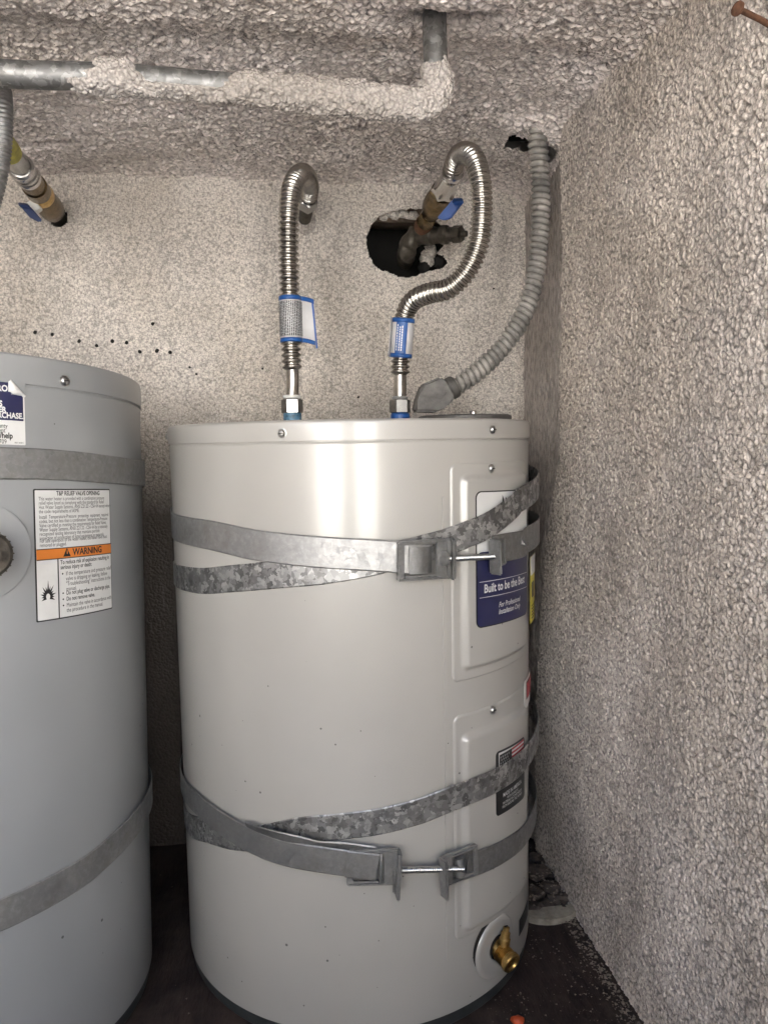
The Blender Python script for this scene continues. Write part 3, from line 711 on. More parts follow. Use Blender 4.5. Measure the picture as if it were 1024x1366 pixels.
# upper strap of the right heater
S1 = strap_thing(A, 'upper galvanised strap round the warm grey heater, crossing the navy label', zl(-.12))
kA = keys(A, [(229, 699, .001), (275, 713, .0016), (340, 727, .0022), (430, 737, .003), (500, 741, .006), (545, 745, .011), (572, 747, .0125)])
kB = keys(A, [(236, 768, .0004), (270, 775, .0004), (310, 772, .0004), (375, 766, .0004), (430, 761, .0006), (494, 750, .0010), (545, 737, .0016), (590, 725, .0028), (620, 714, .008), (652, 700, .0130), (686, 675, .0150), (700, 663, .0155)])
kC = keys(A, [(655, 734, .0175), (675, 730, .0145), (698, 725, .0140), (706, 718, .0150)])
zb = kB[-1][1]; kB2 = [(88, zb+.020, .013, 0), (110, zb+.022, .004, 0), (150, zb, .002, 0), (200, zb-.05, .002, 0), (250, kB[0][1]-.01, .002, 0), (270, kB[0][1]-.005, .0015, 0)]
A.strap('band', [(k[0]-360, *k[1:]) for k in kB2[3:]]+kB+kB2[:3], M_spangle, S1, .0345)
kC2 = [(84, kC[-1][1]+.004, .0150, 0), (105, kC[-1][1]+.005, .010, 0), (150, kC[-1][1], .0045, 0), (200, kC[-1][1]-.01, .005, 0), (250, kA[0][1]+.005, .005, 0), (272, kA[0][1]+.003, .0025, 0)]
A.strap('band', [(k[0]-360, *k[1:]) for k in kC2[3:]]+kA, M_galv, S1, .0385)
A.strap('band', kC+kC2[:3], M_galvd, S1, .0375)
th, z = A.px(566, 747, .016); b1, _ = bracket(A, 'bracket', S1, th, z, .0145, .070, .0495, 1, M_brk, .0, .016, -1)
th2, z2 = A.px(667, 737, .016); bracket(A, 'bracket', S1, th2-1.0, z2+.001, .0165, .030, .038, -1, M_galvd, .006, .020, 4, False)
def bolt_between(root, a, b, hd):
    (x0, y0, o0), (x1, y1, o1) = a, b; p0 = A.T(*A.px(x0, y0, o0), o0); p1 = A.T(*A.px(x1, y1, o1), o1)
    M_ = TM(p0, p1-p0, (0, 0, 1)); bl = threaded('bolt', root, M_, (p1-p0).length)
    if hd: lathe('bolt_head', [(.0075, -.009), (.0095, -.008), (.0095, -.005), (.0065, -.003), (0, -.0028)], M_galv, bl, M_, 20)
bolt_between(S1, (598, 745, .0215), (664, 742, .0235), True)
local_adopt(S1, A)

# lower strap of the right heater
S2 = strap_thing(A, 'lower galvanised strap round the warm grey heater with kinked tail and two brackets', zl(-.52))
kD = keys(A, [(246, 1052, .004), (268, 1077, .005), (314, 1110, .007), (365, 1134, .010), (430, 1147, .014), (485, 1154, .018)])
kE = keys(A, [(252, 1098, .0005), (275, 1108, .0005), (310, 1117, .0005), (350, 1118, .0005), (400, 1108, .0005), (450, 1103, .0008), (505, 1096, .0012), (560, 1082, .0035), (606, 1064, .009), (655, 1044, .0125), (690, 1022, .0135), (703, 1008, .0140)])
kF = keys(A, [(622, 1156, .014), (650, 1146, .011), (680, 1130, .0095), (700, 1112, .0095)])
zb = kE[-1][1]; kE2 = [(86, zb+.012, .0135, 0), (108, zb+.015, .004, 0), (150, zb, .002, 0), (200, zb-.03, .002, 0), (250, kE[0][1]-.008, .002, 0), (272, kE[0][1]-.004, .0012, 0)]
A.strap('band', [(k[0]-360, *k[1:]) for k in kE2[3:]]+kE+kE2[:3], M_spangle, S2, .0345)
zf_ = kF[-1][1]; kF2 = [(85, zf_+.003, .0125, 0), (108, zf_+.003, .0055, 0), (150, zf_+.003, .0045, 0), (200, zf_+.01, .0045, 0), (250, kD[0][1]-.01, .005, 0), (272, kD[0][1]-.002, .004, 0)]
A.strap('band', [(k[0]-360, *k[1:]) for k in kF2[3:]]+kD, M_galvd, S2, .0345)
A.strap('band', kF+kF2[:3], M_galvd, S2, .0345)
kT = keys(A, [(331, 1106, .0060, 20), (365, 1116, .0105, 26), (398, 1127, .0110, 10), (425, 1131, .0085, 24), (460, 1136, .0090, 10), (500, 1142, .012, 6)])
A.strap('strap_tail', kT, M_galvd, S2, .027)
th, z = A.px(497, 1158, .018); bracket(A, 'bracket', S2, th, z, .0165, .063, .047, 1, M_galvd, .013, .018, -3, False)
rt_ = kD[-1]; 
M_ = A.frame(th, z, .0165, -3)
rbox('strap_bar', .0035, .040, .004, M_galvd, S2, M_ @ Matrix.Translation((.010, 0, .0042)), .001)
A.strap('band_end', [(k[0], k[1], k[2]+.0028, 0) for k in keys(A, [(462, 1151, .018), (480, 1153, .018), (503, 1156, .018)])], M_galvd, S2, .0345)
th4, z4 = A.px(614, 1156, .018); bk4, M4 = bracket(A, 'bracket', S2, th4, z4, .0165, .056, .043, -1, M_galv, .009, .018, 2, False)
rbox('bracket_back', .050, .036, .0012, M_galvd, S2, M4 @ Matrix.Translation((0, 0, -.006)), .0004)
lathe('strap_loop', [(.0065, -.013), (.0065, .013)], M_galvd, S2, M4 @ Matrix.Translation((-.001, .0, .001)) @ Matrix.Rotation(PI/2, 4, 'X'), 20)
bolt_between(S2, (528, 1161, .0225), (617, 1159, .0235), False)
local_adopt(S2, A)

# straps of the left heater
S3 = strap_thing(B, 'upper flat strap round the cool grey heater, just under its top cap', .75)
k3 = keys(B, [(0, 618, .0015), (50, 619, .0016), (100, 622, .0018), (150, 627, .0022), (178, 630, .003)])
d = k3[0]; B.strap('band', [(d[0]-90, d[1], .0015, 0), (d[0]-50, d[1], .0015, 0), (d[0]-20, d[1]+.0005, .0015, 0)]+k3+[(k3[-1][0]+16, k3[-1][1], .004, 0), (k3[-1][0]+35, k3[-1][1], .003, 0), (k3[-1][0]+90, k3[-1][1], .0015, 0), (k3[-1][0]+150, k3[-1][1], .0015, 0)], M_strapL, S3, .0365)
local_adopt(S3, B)
S4 = strap_thing(B, 'lower slanting strap round the cool grey heater, rust stained along its bottom edge', .3)
k4 = keys(B, [(0, 1221, .001), (40, 1203, .001), (80, 1182, .001), (120, 1157, .0012), (150, 1131, .0015), (175, 1106, .003), (188, 1090, .004)])
d = k4[0]; e_ = k4[-1]
B.strap('band', [(d[0]-90, d[1]-.02, .0012, 0), (d[0]-45, d[1]-.012, .0012, 0), (d[0]-18, d[1]-.004, .001, 0)]+k4+[(e_[0]+14, e_[1]+.008, .005, 0), (e_[0]+35, e_[1]+.01, .003, 0), (e_[0]+90, e_[1]+.01, .0015, 0), (e_[0]+150, e_[1], .0015, 0)], M_strapL, S4, .0375)
local_adopt(S4, B)

# ------------------------------------------------------------------ plumbing
def world_thing(name, loc, label, cat, group=None):
    r = empty(name, Vector(loc)); tag(r, label, cat, group); return r
def adopt(root):
    bpy.context.view_layer.update()
    for c in root.children: c.matrix_parent_inverse = root.matrix_world.inverted()
def corr(parts, plain0=0, plain1=0, rp=.0098):
    # parts: (length, pitch, r0, r1, sharpness) following one another along the hose
    def f(s, ph, L):
        if s < plain0 or s > L-plain1: return rp
        a = 0; phase = 0
        for ln, pit, r0, r1, sh in parts:
            if s <= a+ln or (ln, pit, r0, r1, sh) == parts[-1]:
                w = abs(math.sin(PI*(phase+(s-a)/pit))); return r0+(r1-r0)*w**sh
            phase += ln/pit; a += ln
    return f
LIDZ = .0300
# left connector: tank to wall
H1 = world_thing('flex_connector', P(390, 560, 1.165), 'left corrugated steel hose standing on the warm grey heater, white printed sleeve flag', 'flex hose', 'corrugated water connectors')
nb = P(390, 556, 1.165); bx, by = nb.x, nb.y
path = [(bx, by, LIDZ+.040), P(390.5, 505, 1.165), P(388.5, 470, 1.165), P(386.5, 400, 1.165), P(385, 340, 1.165), P(385, 290, 1.167), P(387.5, 258, 1.175), P(394, 239, 1.195), P(403, 231, 1.235), P(410, 236, 1.285), P(413.5, 248, 1.325), P(413, 257, 1.345), P(411.5, 266, 1.362)]
pc = catmull(path, 14)
tube('hose', pc, corr([(.265, .0088, .0106, .0157, 1.5), (1, .0066, .0108, .0155, .7)], .044, .006), M_steel, H1, 26, .0008)
lathe('nipple', [(.0125, -.004), (.0125, .010), (.0118, .0105), (.0118, .018)], M_nut, H1, Matrix.Translation((bx, by, LIDZ)), 28)
lathe('thread_seal', [(.0125, .0), (.0138, .002), (.0138, .012), (.0125, .015)], M_sealant, H1, Matrix.Translation((bx, by, LIDZ+.006)), 28)
pr, hx_ = hexnut(.0165, .022); lathe('coupling_nut', pr, M_nut, H1, Matrix.Translation((bx, by, LIDZ+.018)), 48, hx_)
lathe('washer_collar', [(.011, 0), (.0135, .001), (.0135, .0045), (.0105, .0055)], M_whitepl, H1, Matrix.Translation((bx, by, LIDZ+.0405)), 28)
we = P(405, 293, 1.425); wdir = (P(405, 291, 1.40)-P(405.5, 293, 1.45))
w0, w1 = P(412, 264, 1.358), P(405, 297, 1.446)
lathe('wall_nut', hexnut(.0175, .026)[0], M_nut, H1, TM(w0, w1-w0), 48, {1, 2})
lathe('wall_pipe', [(.0120, 0), (.0120, (w1-w0).length+.02)], M_iron, H1, TM(w0, w1-w0), 28)
lathe('wall_flange', [(.0235, -.002), (.022, .003), (.018, .006), (.0125, .012)], M_stucoat, H1, TM(w1-(w1-w0).normalized()*.004, (0, -1, .15)), 32)
def sleeve(root, ptA, ptB, r, ang, flapdir, flaplen, mats, droop=.0):
    a, b = Vector(ptA), Vector(ptB); ax_ = (b-a); L = ax_.length; Bm = TM(a, ax_, (1, 0, 0))
    def sh(name, z0, z1, rr, mat):
        V = []; F = []; n = 40
        for i in range(n+1):
            t = 2*PI*i/n
            for z in (z0, z1): V.append(Vector((rr*math.cos(t), rr*math.sin(t), z)))
        for i in range(n): F.append((2*i, 2*i+2, 2*i+3, 2*i+1))
        # tail flap
        m = len(V)
        for i in range(7):
            u = i/6; dx = math.cos(ang)*rr+flapdir[0]*flaplen*u; dy = math.sin(ang)*rr+flapdir[1]*flaplen*u
            for z in (z0, z1): V.append(Vector((dx, dy+.002*math.sin(u*3), z-droop*u*u)))
        for i in range(6): F.append((m+2*i, m+2*i+2, m+2*i+3, m+2*i+1))
        o = mesh_obj(name, V, F, mat, root, True, Bm)
        md = o.modifiers.new('thickness', 'SOLIDIFY'); md.thickness = .0004; return o
    sh('printed_sleeve', 0, L, r, mats[0]); sh('sleeve_band', -.0002, .006, r+.0005, mats[1]); sh('sleeve_band', L-.0062, L+.0002, r+.0005, mats[1])
    return Bm, L
def sleeve_print(root, Bm, r, L, phis, mat=None, w=.00035):
    V = []; F = []
    for ph in phis:                       # rows of tiny running text seen as vertical lines of short dashes
        z = .0085
        while z < L-.009:
            dz = random.uniform(.001, .0045); m = len(V); 
            for (a, zz) in ((ph-w/r, z), (ph+w/r, z), (ph+w/r, min(z+dz, L-.0085)), (ph-w/r, min(z+dz, L-.0085))): V.append(Vector(((r+.0011)*math.cos(a), (r+.0011)*math.sin(a), zz)))
            F.append((m, m+1, m+2, m+3)); z += dz+random.uniform(.0004, .0012)
    o = mesh_obj('small_print', V, F, mat or M_black, root, False, Bm); return o
Bm, L = sleeve(H1, P(389, 457, 1.165), P(387, 396, 1.165), .0167, -.25, (1.0, .25), .019, (M_sleeve, M_bluetape), .004)
x_ax = Bm.to_3x3().col[0]
sleeve_print(H1, Bm, .0167, L, [k*.16-.05 for k in range(0, 39)], None, .0007)
tip = Vector((math.cos(-.25)*.0167+.0192, math.sin(-.25)*.0167+.005, L/2-.006))
rbox('flap_edge', .0028, .0016, L+.006, M_blue, H1, Bm @ Matrix.Translation(tip) @ Matrix.Rotation(rad(-4), 4, 'Y'), .0006)
adopt(H1)

# right connector: tank to the brass valve
H2 = world_thing('flex_connector', P(533, 558, 1.165), 'right corrugated steel hose looping up from the warm grey heater, blue printed sleeve', 'flex hose', 'corrugated water connectors')
nb = P(533.5, 556, 1.165); bx, by = nb.x, nb.y
top = [P(601, 243, 1.185), P(604, 224, 1.165), P(612, 207, 1.135), P(623, 204, 1.10), P(633, 214, 1.075), P(640, 240, 1.065), P(642.5, 280, 1.065), P(638, 325, 1.07), P(622, 362, 1.08), P(598, 385, 1.095), P(573, 391, 1.115), P(551, 401, 1.14), P(540, 420, 1.155), P(536.5, 450, 1.163), P(534, 480, 1.165), P(533.5, 510, 1.165), (bx, by, LIDZ+.036)]
pc = catmull(top[::-1], 14)
tube('hose', pc, corr([(.10, .0080, .0106, .0153, 1.4), (1, .0068, .0108, .0155, .75)], .040, .012), M_steel, H2, 26, .0008)
lathe('nipple', [(.0125, -.004), (.0125, .010), (.0118, .018)], M_bluetape, H2, Matrix.Translation((bx, by, LIDZ)), 28)
lathe('thread_seal', [(.0130, .0), (.0150, .002), (.0150, .010), (.0130, .013)], M_bluetape, H2, Matrix.Translation((bx, by, LIDZ+.004)), 28)
lathe('coupling_nut', hexnut(.0165, .021)[0], M_nut, H2, Matrix.Translation((bx, by, LIDZ+.0165)) @ Matrix.Rotation(rad(3), 4, 'Z'), 48, {1, 2})
lathe('washer_collar', [(.011, 0), (.0125, .001), (.0125, .0035), (.0105, .0045)], M_grey, H2, Matrix.Translation((bx, by, LIDZ+.038)), 28)
Bm, L = sleeve(H2, P(534.5, 477, 1.165), P(538.5, 425, 1.158), .0166, PI-.35, (-.45, -.65), .010, (M_sleeve, M_bluetape), -.002)
sleeve_print(H2, Bm, .0166, L, [k*.105-3.0 for k in range(26, 60)])
V = []; F = []
for i in range(9):
    a = -PI/2-.80+i*.13
    for z in (.006, L-.006): V.append(Vector((.0172*math.cos(a), .0172*math.sin(a), z)))
for i in range(8): F.append((2*i, 2*i+2, 2*i+3, 2*i+1))
mesh_obj('sleeve_panel', V, F, M_bluetape, H2, True, Bm)
V = []; F = []
for ph in (-PI/2-.62, -PI/2-.40, -PI/2-.2):
    z = .010
    while z < L-.012:
        dz = random.uniform(.002, .004); m = len(V)
        for (a, zz) in ((ph-.04, z), (ph+.04, z), (ph+.04, z+dz), (ph-.04, z+dz)): V.append(Vector((.0180*math.cos(a), .0180*math.sin(a), zz)))
        F.append((m, m+1, m+2, m+3)); z += dz+.0009
mesh_obj('small_print', V, F, M_white, H2, False, Bm)
adopt(H2)

# shut-off valve assembly coming straight out of the hole
V1 = world_thing('shutoff_valve', P(555, 310, 1.40), 'brass shut-off valve with blue lever, coming out of the ragged hole in the wall', 'valve', 'brass shut-off valves')
vA, vB = P(552, 322, 1.43), P(602, 236, 1.185)           # axis from the tee to the hose nut
axd = (vB-vA); VL = axd.length; MV = TM(vA, axd, (1, 0, 0))
def seg_(name, a, b, prof, mat, hexa=None, sg=40, parent=V1, M=MV):
    """prof in (radius, 0..1) between fractions a and b of the axis"""
    return lathe(name, [(r, (a+(b-a)*t)*VL) for r, t in prof], mat, parent, M, sg, hexa)
seg_('pipe_stub', -.02, .36, [(.0125, 0), (.0125, .5), (.0118, .55), (.0118, 1)], M_iron)
seg_('union_ring', .24, .34, [(.0125, 0), (.0155, .15), (.0160, .8), (.0135, 1)], M_rust)
seg_('lower_nut', .34, .47, [(.0150, 0), (.0168, .1), (.0168, .85), (.0145, 1)], M_brassd, {1, 2}, 48)
seg_('valve_body', .44, .80, [(.0130, 0), (.0145, .12), (.0190, .3), (.0215, .5), (.0210, .7), (.0185, .85), (.0180, 1)], M_brassd)
seg_('valve_collar', .70, .80, [(.0200, 0), (.0215, .15), (.0215, .85), (.0195, 1)], M_brassd, {1, 2}, 48)
seg_('hose_nut', .80, 1.02, [(.0198, 0), (.0205, .05), (.0205, .18), (.0180, .24), (.0165, .5), (.0150, .95), (.0115, 1)], M_steel2, {0, 1, 2}, 48)
seg_('hose_collar', 1.0, 1.10, [(.0135, 0), (.0150, .2), (.0150, .8), (.0115, 1)], M_steel2)
# stem and lever on the right of the body
mid = vA+axd*.60; hdir = (P(640, 322, mid.y)-P(600, 288, mid.y)).normalized()
hp0 = mid+hdir*.018; lathe('stem', [(.0085, 0), (.0085, .006), (.0060, .008), (.0060, .014)], M_brass, V1, TM(hp0, hdir), 20)
def lever(root, pts, thick, mat, name='lever'):
    a = [Vector(q) for q in pts]; nrm = (a[1]-a[0]).cross(a[2]-a[0]).normalized()*thick
    bm = bmesh.new(); lo = [bm.verts.new(q-nrm/2) for q in a]; hi = [bm.verts.new(q+nrm/2) for q in a]
    bm.faces.new(lo[::-1]); bm.faces.new(hi)
    for i in range(len(a)): j = (i+1) % len(a); bm.faces.new((lo[i], lo[j], hi[j], hi[i]))
    bmesh.ops.bevel(bm, geom=[e for e in bm.edges], offset=.0016, segments=2, affect='EDGES')
    return bm_obj(name, bm, mat, root)
lv = lever(V1, [P(583, 291, 1.215), P(592, 294, 1.21), P(601, 292, 1.205), P(617, 271, 1.195), P(617, 267, 1.195), P(603, 267, 1.20)], .0055, M_blue)
lv2 = lever(V1, [P(603, 266, 1.198), P(617, 266, 1.193), P(618, 271, 1.180), P(604, 272, 1.185)], .005, M_blue, 'lever_tip')
# side tee with a drain cock reaching right, elbow down into the wall
tA, tB = P(556, 315, 1.39), P(617, 312, 1.33); td = tB-tA; MT = TM(tA, td, (0, 0, 1)); TL = td.length
lathe('side_branch', [(.0150, 0), (.0150, TL*.18), (.0170, TL*.22), (.0170, TL*.34), (.0145, TL*.38), (.0140, TL*.52), (.0165, TL*.56), (.0165, TL*.66), (.0130, TL*.70), (.0120, TL*.80)], M_iron, V1, MT, 28)
lathe('drain_cock', [(.0120, TL*.78), (.0150, TL*.80), (.0150, TL*.97), (.0060, TL*.98), (.0050, TL*1.08), (.0, TL*1.08)], M_iron, V1, MT, 36, {1, 2})
eA = P(556, 313, 1.40); eB = P(542, 338, 1.415)
tube('elbow', catmull([eA, P(549, 320, 1.395), P(545, 328, 1.40), eB, P(540, 350, 1.50)], 10), lambda s, ph, L: .0175+.0018*math.sin(ph*3+s*240)-.004*min(1, s/L), M_iron, V1, 20, .003)
tube('supply_pipe', catmull([P(556, 318, 1.40), P(550, 322, 1.45), P(545, 330, 1.50), P(545, 345, 1.56)], 8), lambda s, ph, L: .0125, M_iron, V1, 18, .004)
# mortar still clinging in the hole
adopt(V1)
def rock(name, loc, r, mat, seed=0, sq=(1, 1, 1), sub=2):
    bm = bmesh.new(); bmesh.ops.create_icosphere(bm, subdivisions=sub, radius=1)
    for v in bm.verts:
        n = noise.noise(v.co*1.3+Vector((seed*3.1, seed, 0)))*.45+noise.noise(v.co*3.1+Vector((seed, 0, seed)))*.2
        v.co = Vector((v.co.x*sq[0], v.co.y*sq[1], v.co.z*sq[2]))*r*(1+n)
    bm.transform(Matrix.Translation(loc)); return bm_obj(name, bm, mat, None, True, 18 if 'rubble' in name else 50)
for i, (x, y, r) in enumerate(((570, 345, .012), (575, 335, .010), (566, 356, .010), (584, 350, .008))):
    tag(rock('mortar_lump', P(x, y, 1.462), r, M_wall_b if i < 2 else M_dark, i, (1.2, .7, 1.3)), kind='structure')

for i, (x, y, r_) in enumerate(((512, 291, .010), (524, 288, .012), (538, 287, .011), (551, 289, .012), (563, 291, .010))):
    tag(rock('plaster_ledge', P(x, y, 1.468), r_, M_wall_b, i+20, (1.3, 1.0, .8)), kind='structure')
# left valve at the picture's edge
V2 = world_thing('shutoff_valve', P(72, 288, 1.42), 'tarnished shut-off valve with dark blue lever above the cool grey heater', 'valve', 'brass shut-off valves')
vA, vB = P(74, 286, 1.44), P(8, 196, 1.14); axd = vB-vA; VL = axd.length; MV2 = TM(vA, axd, (1, 0, 0))
def sg2(name, a, b, prof, mat, hexa=None, sg=40): return lathe(name, [(r, (a+(b-a)*t)*VL) for r, t in prof], mat, V2, MV2, sg, hexa)
sg2('pipe_stub', -.08, .12, [(.0150, 0), (.0150, 1)], M_iron)
sg2('valve_body', .05, .34, [(.0160, 0), (.0205, .1), (.0215, .35), (.0205, .6), (.0190, .8), (.0180, 1)], M_brassd)
sg2('valve_collar', .33, .42, [(.0205, 0), (.0208, .1), (.0200, .5), (.0185, 1)], M_brass)
sg2('coupling', .38, .60, [(.0190, 0), (.0195, .1), (.0195, .5), (.0175, .55), (.0175, 1)], M_brassd)
sg2('hose_nut', .60, .76, [(.0185, 0), (.0195, .08), (.0195, .3), (.0180, .35), (.0180, .6), (.0192, .65), (.0192, .95), (.016, 1)], M_steel2)
sg2('hose_tail', .76, .97, [(.0150, 0), (.0150, 1)], M_nut)
sg2('tape_wrap', .93, 1.12, [(.0158, 0), (.0165, .3), (.0160, 1)], M_ytape)
rbox('packing_nut', .020, .016, .020, M_whitepl, V2, TM(P(45, 277, 1.33), (P(38, 285, 1.33)-P(60, 268, 1.33))), .003)
lever(V2, [P(25, 272, 1.30), P(40, 275, 1.30), P(57, 294, 1.31), P(53, 297, 1.31), P(40, 290, 1.30)], .004, M_bluedark)
lever(V2, [P(24, 271, 1.302), P(39, 273, 1.302), P(41, 277, 1.29), P(26, 275, 1.29)], .004, M_bluedark, 'lever_tip')
adopt(V2)
H3 = world_thing('flex_connector', P(2, 240, 1.0), 'corrugated grey hose cut off by the left edge, in front of the dark valve', 'flex hose')
pc = catmull([P(-30, 330, 1.0), P(-10, 265, .99), P(-1, 225, .985), P(4, 180, .98), P(4, 140, .98), P(1, 118, 1.0), P(-14, 104, 1.03), P(-30, 120, 1.07), P(-22, 165, 1.12), P(-2, 188, 1.13)], 14)
tube('hose', pc, corr([(1, .0045, .0095, .0115, .7)], .01, .01), M_galvd, H3, 24, .0009); adopt(H3)

# galvanised conduit run under the ceiling, partly buried in the sprayed coat
G = world_thing('galvanised_pipe', P(300, 120, .91), 'grey galvanised pipe along the ceiling, half coated in sprayed stucco, turning up into it', 'pipe')
pp = [P(-260, 76, .90), P(0, 98, .905), P(150, 103, .907), P(300, 115, .91), P(430, 128, .91), P(545, 140, .91), P(572, 137, .91), P(583, 122, .91), P(582, 100, .91), P(580, 60, .91), P(579, 20, .915)]
pc = catmull(pp, 12)
tube('pipe', pc, lambda s, ph, L: .0142, spangle('galvanised_pipe', .20, .42, 130, .45), G, 32, .004)
pts, ss = resample(pc, .0022); fr = frames(pts)
V = []; F = []; SG = 56; xs = []
for q in pts:
    d_ = Vector(q); xs.append((512+FPX*d_.dot(rt)/d_.dot(fw), 683-FPX*d_.dot(up)/d_.dot(fw)))
def cover(x, y, low, ph, s):
    n = lump2(np.array(s), np.array(ph*.02), 60, 2)*.6+noise.noise(Vector((s*90, math.cos(ph)*1.4, math.sin(ph)*1.4)))*1.1
    if y < 128 and x > 560: c = (y-84)/9                # riser: bare above
    else:
        c = max(min((x-118+8*low)/9, (192-x+10*low)/9), (x-298+14*low)/9)
        if low > .45: c = max(c, min((x-88)/8, 3), min((x-205)/10, 3)*(.3))
    return c+n
for i, (q, (a, b)) in enumerate(zip(pts, fr)):
    q = Vector(q)
    for k in range(SG):
        ph = 2*PI*k/SG; dr = a*math.cos(ph)+b*math.sin(ph); low = -dr.z
        c = min(1.6, max(-1, cover(xs[i][0], xs[i][1], low, ph, ss[i])))
        tck = .0022*c+.0030*max(0, c)*(.5+.5*noise.noise(dr*2.5+Vector((ss[i]*60, 0, 0))))
        w = noise.noise((q+dr*.014)*260)*.0016+noise.noise((q+dr*.014)*110)*.0018
        r = .0134+(tck+w*(1 if c > 0 else 0) if c > 0 else -.002)
        V.append(q+dr*r)
for i in range(len(pts)-1):
    for k in range(SG): k2 = (k+1) % SG; F.append((i*SG+k, i*SG+k2, (i+1)*SG+k2, (i+1)*SG+k))
co = mesh_obj('stucco_coating', V, F, M_stucoat, G)
adopt(G)

# grey dusty flexible conduit from the ceiling slot to the heater's junction plate
K = world_thing('flexible_conduit', P(575, 553, 1.22), 'dusty ribbed electrical conduit curving from the ceiling corner down to the heater top', 'conduit')
cp = [P(716, 120, 1.215), P(716, 180, 1.20), P(719, 220, 1.20), P(721, 270, 1.20), P(718, 330, 1.20), P(711, 380, 1.20), P(700, 415, 1.20), P(683, 445, 1.20), P(660, 474, 1.20), P(632, 499, 1.20), P(600, 520, 1.20), P(590, 525, 1.20)]
pc = catmull(cp, 12)
def cr(s, ph, L):
    w = abs(math.sin(PI*s/.0098+ph/2)); return .0112+.0046*w**1.1+.0004*math.sin(s*70)
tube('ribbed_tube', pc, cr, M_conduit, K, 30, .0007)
q0, q1 = P(603, 517, 1.20), P(570, 535, 1.20)
MK = TM(P(607, 515, 1.20), q1-q0, (0, 0, 1)); 
lathe('connector_ferrule', [(.0175, 0), (.0185, .002), (.0185, .010), (.0165, .013)], M_zincblk, K, MK, 28)
bm = bmesh.new(); pp_ = [(553, 549), (557, 532), (564, 512), (588, 502), (593, 507), (608, 528), (602, 539), (590, 543), (585, 550)]
f_ = [bm.verts.new(P(x, y, 1.182)) for x, y in pp_]; b_ = [bm.verts.new(P(x, y, 1.182)+Vector((0, .038, 0))) for x, y in pp_]
bm.faces.new(f_); bm.faces.new(b_[::-1])
for i in range(len(pp_)): j = (i+1) % len(pp_); bm.faces.new((f_[i], b_[i], b_[j], f_[j]))
bmesh.ops.bevel(bm, geom=bm.edges[:], offset=.0035, segments=3, affect='EDGES'); bm_obj('connector_body', bm, M_zincblk, K, True, 25)
bm = bmesh.new(); qq = [(561, 528), (568, 514), (586, 507), (597, 523), (589, 533)]
f_ = [bm.verts.new(P(x, y, 1.177)) for x, y in qq]; b_ = [bm.verts.new(P(x, y, 1.185)) for x, y in qq]
bm.faces.new(f_); bm.faces.new(b_[::-1])
for i in range(5): j = (i+1) % 5; bm.faces.new((f_[i], b_[i], b_[j], f_[j]))
bmesh.ops.bevel(bm, geom=bm.edges[:], offset=.002, segments=2, affect='EDGES'); bm_obj('connector_cover', bm, M_zincblk, K, True, 25)
jc = P(577, 552, 1.20)
lathe('lock_ring', [(.021, 0), (.023, .001), (.023, .007), (.020, .008)], M_zincblk, K, Matrix.Translation((jc.x, jc.y, LIDZ+.004)), 32)
adopt(K)
# junction cover belongs to the heater
jp = A.Mi @ Vector((P(618, 552, 1.14).x, 1.13, LIDZ))
lathe('junction_cover', [(.070, -.001), (.070, .0085), (.066, .0105), (0, .0108)], M_zincblk, rootA, Matrix.Translation(jp), 64)
sc_ = P(631, 552, 1.08); lathe('screw', [(.0055, 0), (.0055, .003), (.004, .0052), (0, .0056)], M_steel2, rootA, A.Mi @ Matrix.Translation((sc_.x, sc_.y, LIDZ+.0105)), 16)

# rusty bolt sticking out of the side wall, top right
Nn = world_thing('rusty_bolt', PX(1030, 36, XW), 'rusty nail-like bolt poking out of the rough side wall at top right', 'bolt')
wb = PX(1040, 42, XW+.01); hd = P(984, 12, wb.y-.02)
dn = (hd-wb); tube('shank', [wb, wb+dn*.5+Vector((0, 0, .001)), hd], lambda s, ph, L: .0026, M_rust, Nn, 14, .002)
lathe('bolt_head', [(.0045, -.002), (.0062, 0), (.0060, .002), (.003, .003), (0, .003)], M_rust, Nn, TM(hd, dn), 14); adopt(Nn)

# black blobs on the back wall, painting the dark of weep holes
for x, y in ((47, 443), (70, 446), (106, 455), (129, 461), (150, 455), (169, 457), (187, 469), (210, 468), (227, 470), (253, 490), (204, 432), (262, 499), (350, 492), (431, 236), (658, 385), (478, 530)):
    c = P(x, y, YW-.0015); r = .0038 if x < 240 else .0024
    o = rock('hole_blob', c, r, M_dark, x, (1, .35, 1), 1); tag(o, kind='structure')

# ------------------------------------------------------------------ debris on the floor
def lay(name, x, y, r, mat, seed, sq, label, cat, group=None, lift=.5):
    q = PZ(x, y, ZF); o = rock(name, (0, 0, 0), r, mat, seed, sq); o.location = (q.x, q.y, ZF+r*sq[2]*lift); tag(o, label, cat, group); return o
for i, (x, y, r) in enumerate(((716, 1168, .020), (733, 1188, .017), (712, 1196, .016), (745, 1203, .016), (727, 1212, .013), (709, 1149, .015), (722, 1150, .013), (713, 1216, .014), (752, 1216, .010), (738, 1172, .012))):
    lay('rubble_piece', x, y, r, M_rubble, i+3, (1.2, 1, .7), 'dark rubble lump in the pile between the side wall and the warm grey heater', 'rubble', 'dark rubble behind the pale stone')
qs = PZ(738, 1232, ZF); bm = bmesh.new()
n = 28; topv = []; botv = []
for k in range(n+1):
    a = -PI*k/n; x = .052*math.cos(a); y = .034*math.sin(a)
    topv.append(bm.verts.new((x, y, .010+.0015*math.sin(k*1.7)))); botv.append(bm.verts.new((x*.97, y*.97, -.001)))
bm.faces.new(topv); bm.faces.new(botv[::-1])
for k in range(n): bm.faces.new((topv[k], topv[k+1], botv[k+1], botv[k]))
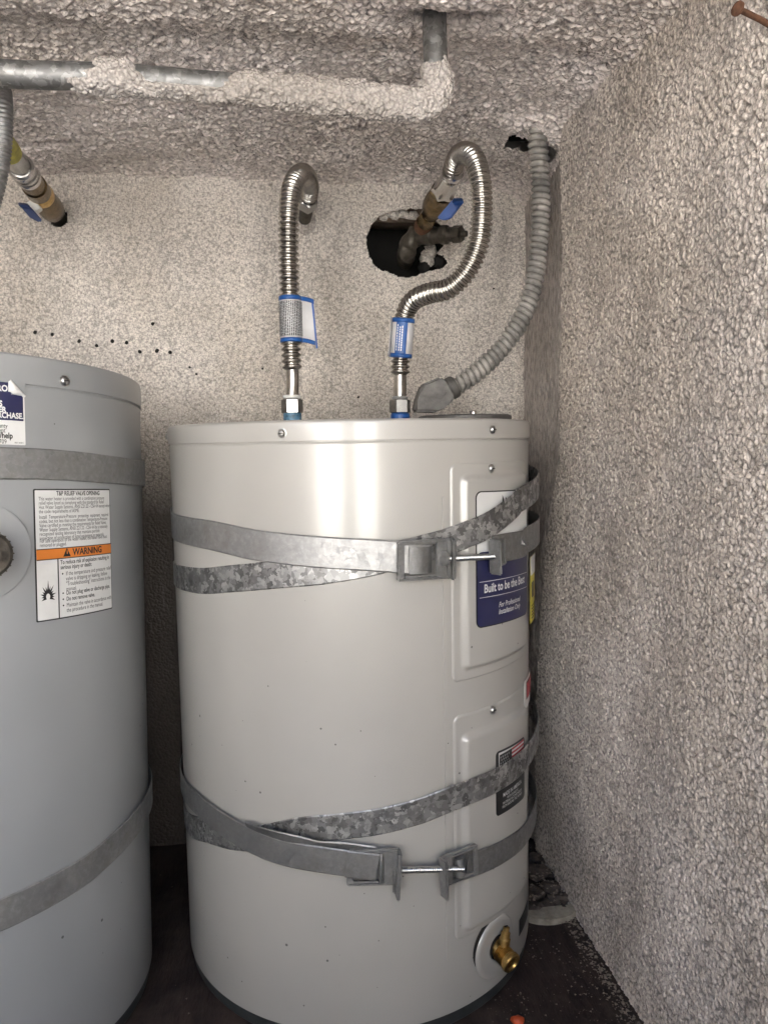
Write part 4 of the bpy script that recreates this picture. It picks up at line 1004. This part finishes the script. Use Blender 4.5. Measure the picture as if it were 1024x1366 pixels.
bm.faces.new((topv[-1], topv[0], botv[0], botv[-1])); bmesh.ops.bevel(bm, geom=bm.edges[:], offset=.0015, segments=2, affect='EDGES')
st = bm_obj('stone_slab', bm, M_stone); st.location = (qs.x, qs.y+.03, ZF); tag(st, 'pale half-round stone slab on the dark floor beside the side wall', 'stone')
lay('plastic_scrap', 690, 1364, .009, M_redbit, 40, (1, .8, .6), 'small orange red scrap on the dark floor at the bottom edge', 'scrap')
# dust and crumbs
V = []; F = []
def crumb(x, y, s):
    m = len(V); a = random.random()*6.28
    z = ZF+.0012
    for k in range(3): V.append((x+s*math.cos(a+2.1*k), y+s*math.sin(a+2.1*k), z+random.random()*s*.3))
    V.append((x, y, z+s*.8)); F.extend([(m, m+1, m+3), (m+1, m+2, m+3), (m+2, m, m+3), (m, m+2, m+1)])
for _ in range(3500):
    if random.random() < .6: x = random.uniform(.25, XW); y = random.uniform(.72, 1.3)
    elif random.random() < .7: x = XW-.003-abs(random.gauss(0, .018)); y = random.uniform(.7, 1.35)
    else: x = random.uniform(-.5, .3); y = random.uniform(.7, 1.4)
    if math.hypot(x-.1013, y-1.1649) < .272 or math.hypot(x+.49, y-1.065) < .275 or x > XW-.002: continue
    if XW-x > .03 and noise.noise(Vector((x*16, y*16, 3))) < .02 and random.random() < .85: continue
    if XW-x < .03 and random.random() < .25: crumb(x, y, random.uniform(.001, .0028)); continue
    crumb(x, y, random.choice([.0004, .0005, .0006, .0008, .001, .0012, .002]))
for _ in range(160):
    y = random.uniform(.72, 1.2); x = XW-.004-abs(random.gauss(0, .010)); crumb(x, y, random.uniform(.002, .0045))
for _ in range(90):
    q = PZ(random.uniform(706, 750), random.uniform(1150, 1222), ZF)
    crumb(q.x, q.y, random.uniform(.002, .004)); V[-4:] = [(a, b, c+.016) for a, b, c in V[-4:]]
tag(mesh_obj('floor_dust', V, F, M_dust, None, False), 'pale dust and crumbs scattered on the dark floor', 'dust', kind='stuff')
for o in list(scene.objects):
    if '_m' in o: del o['_m']
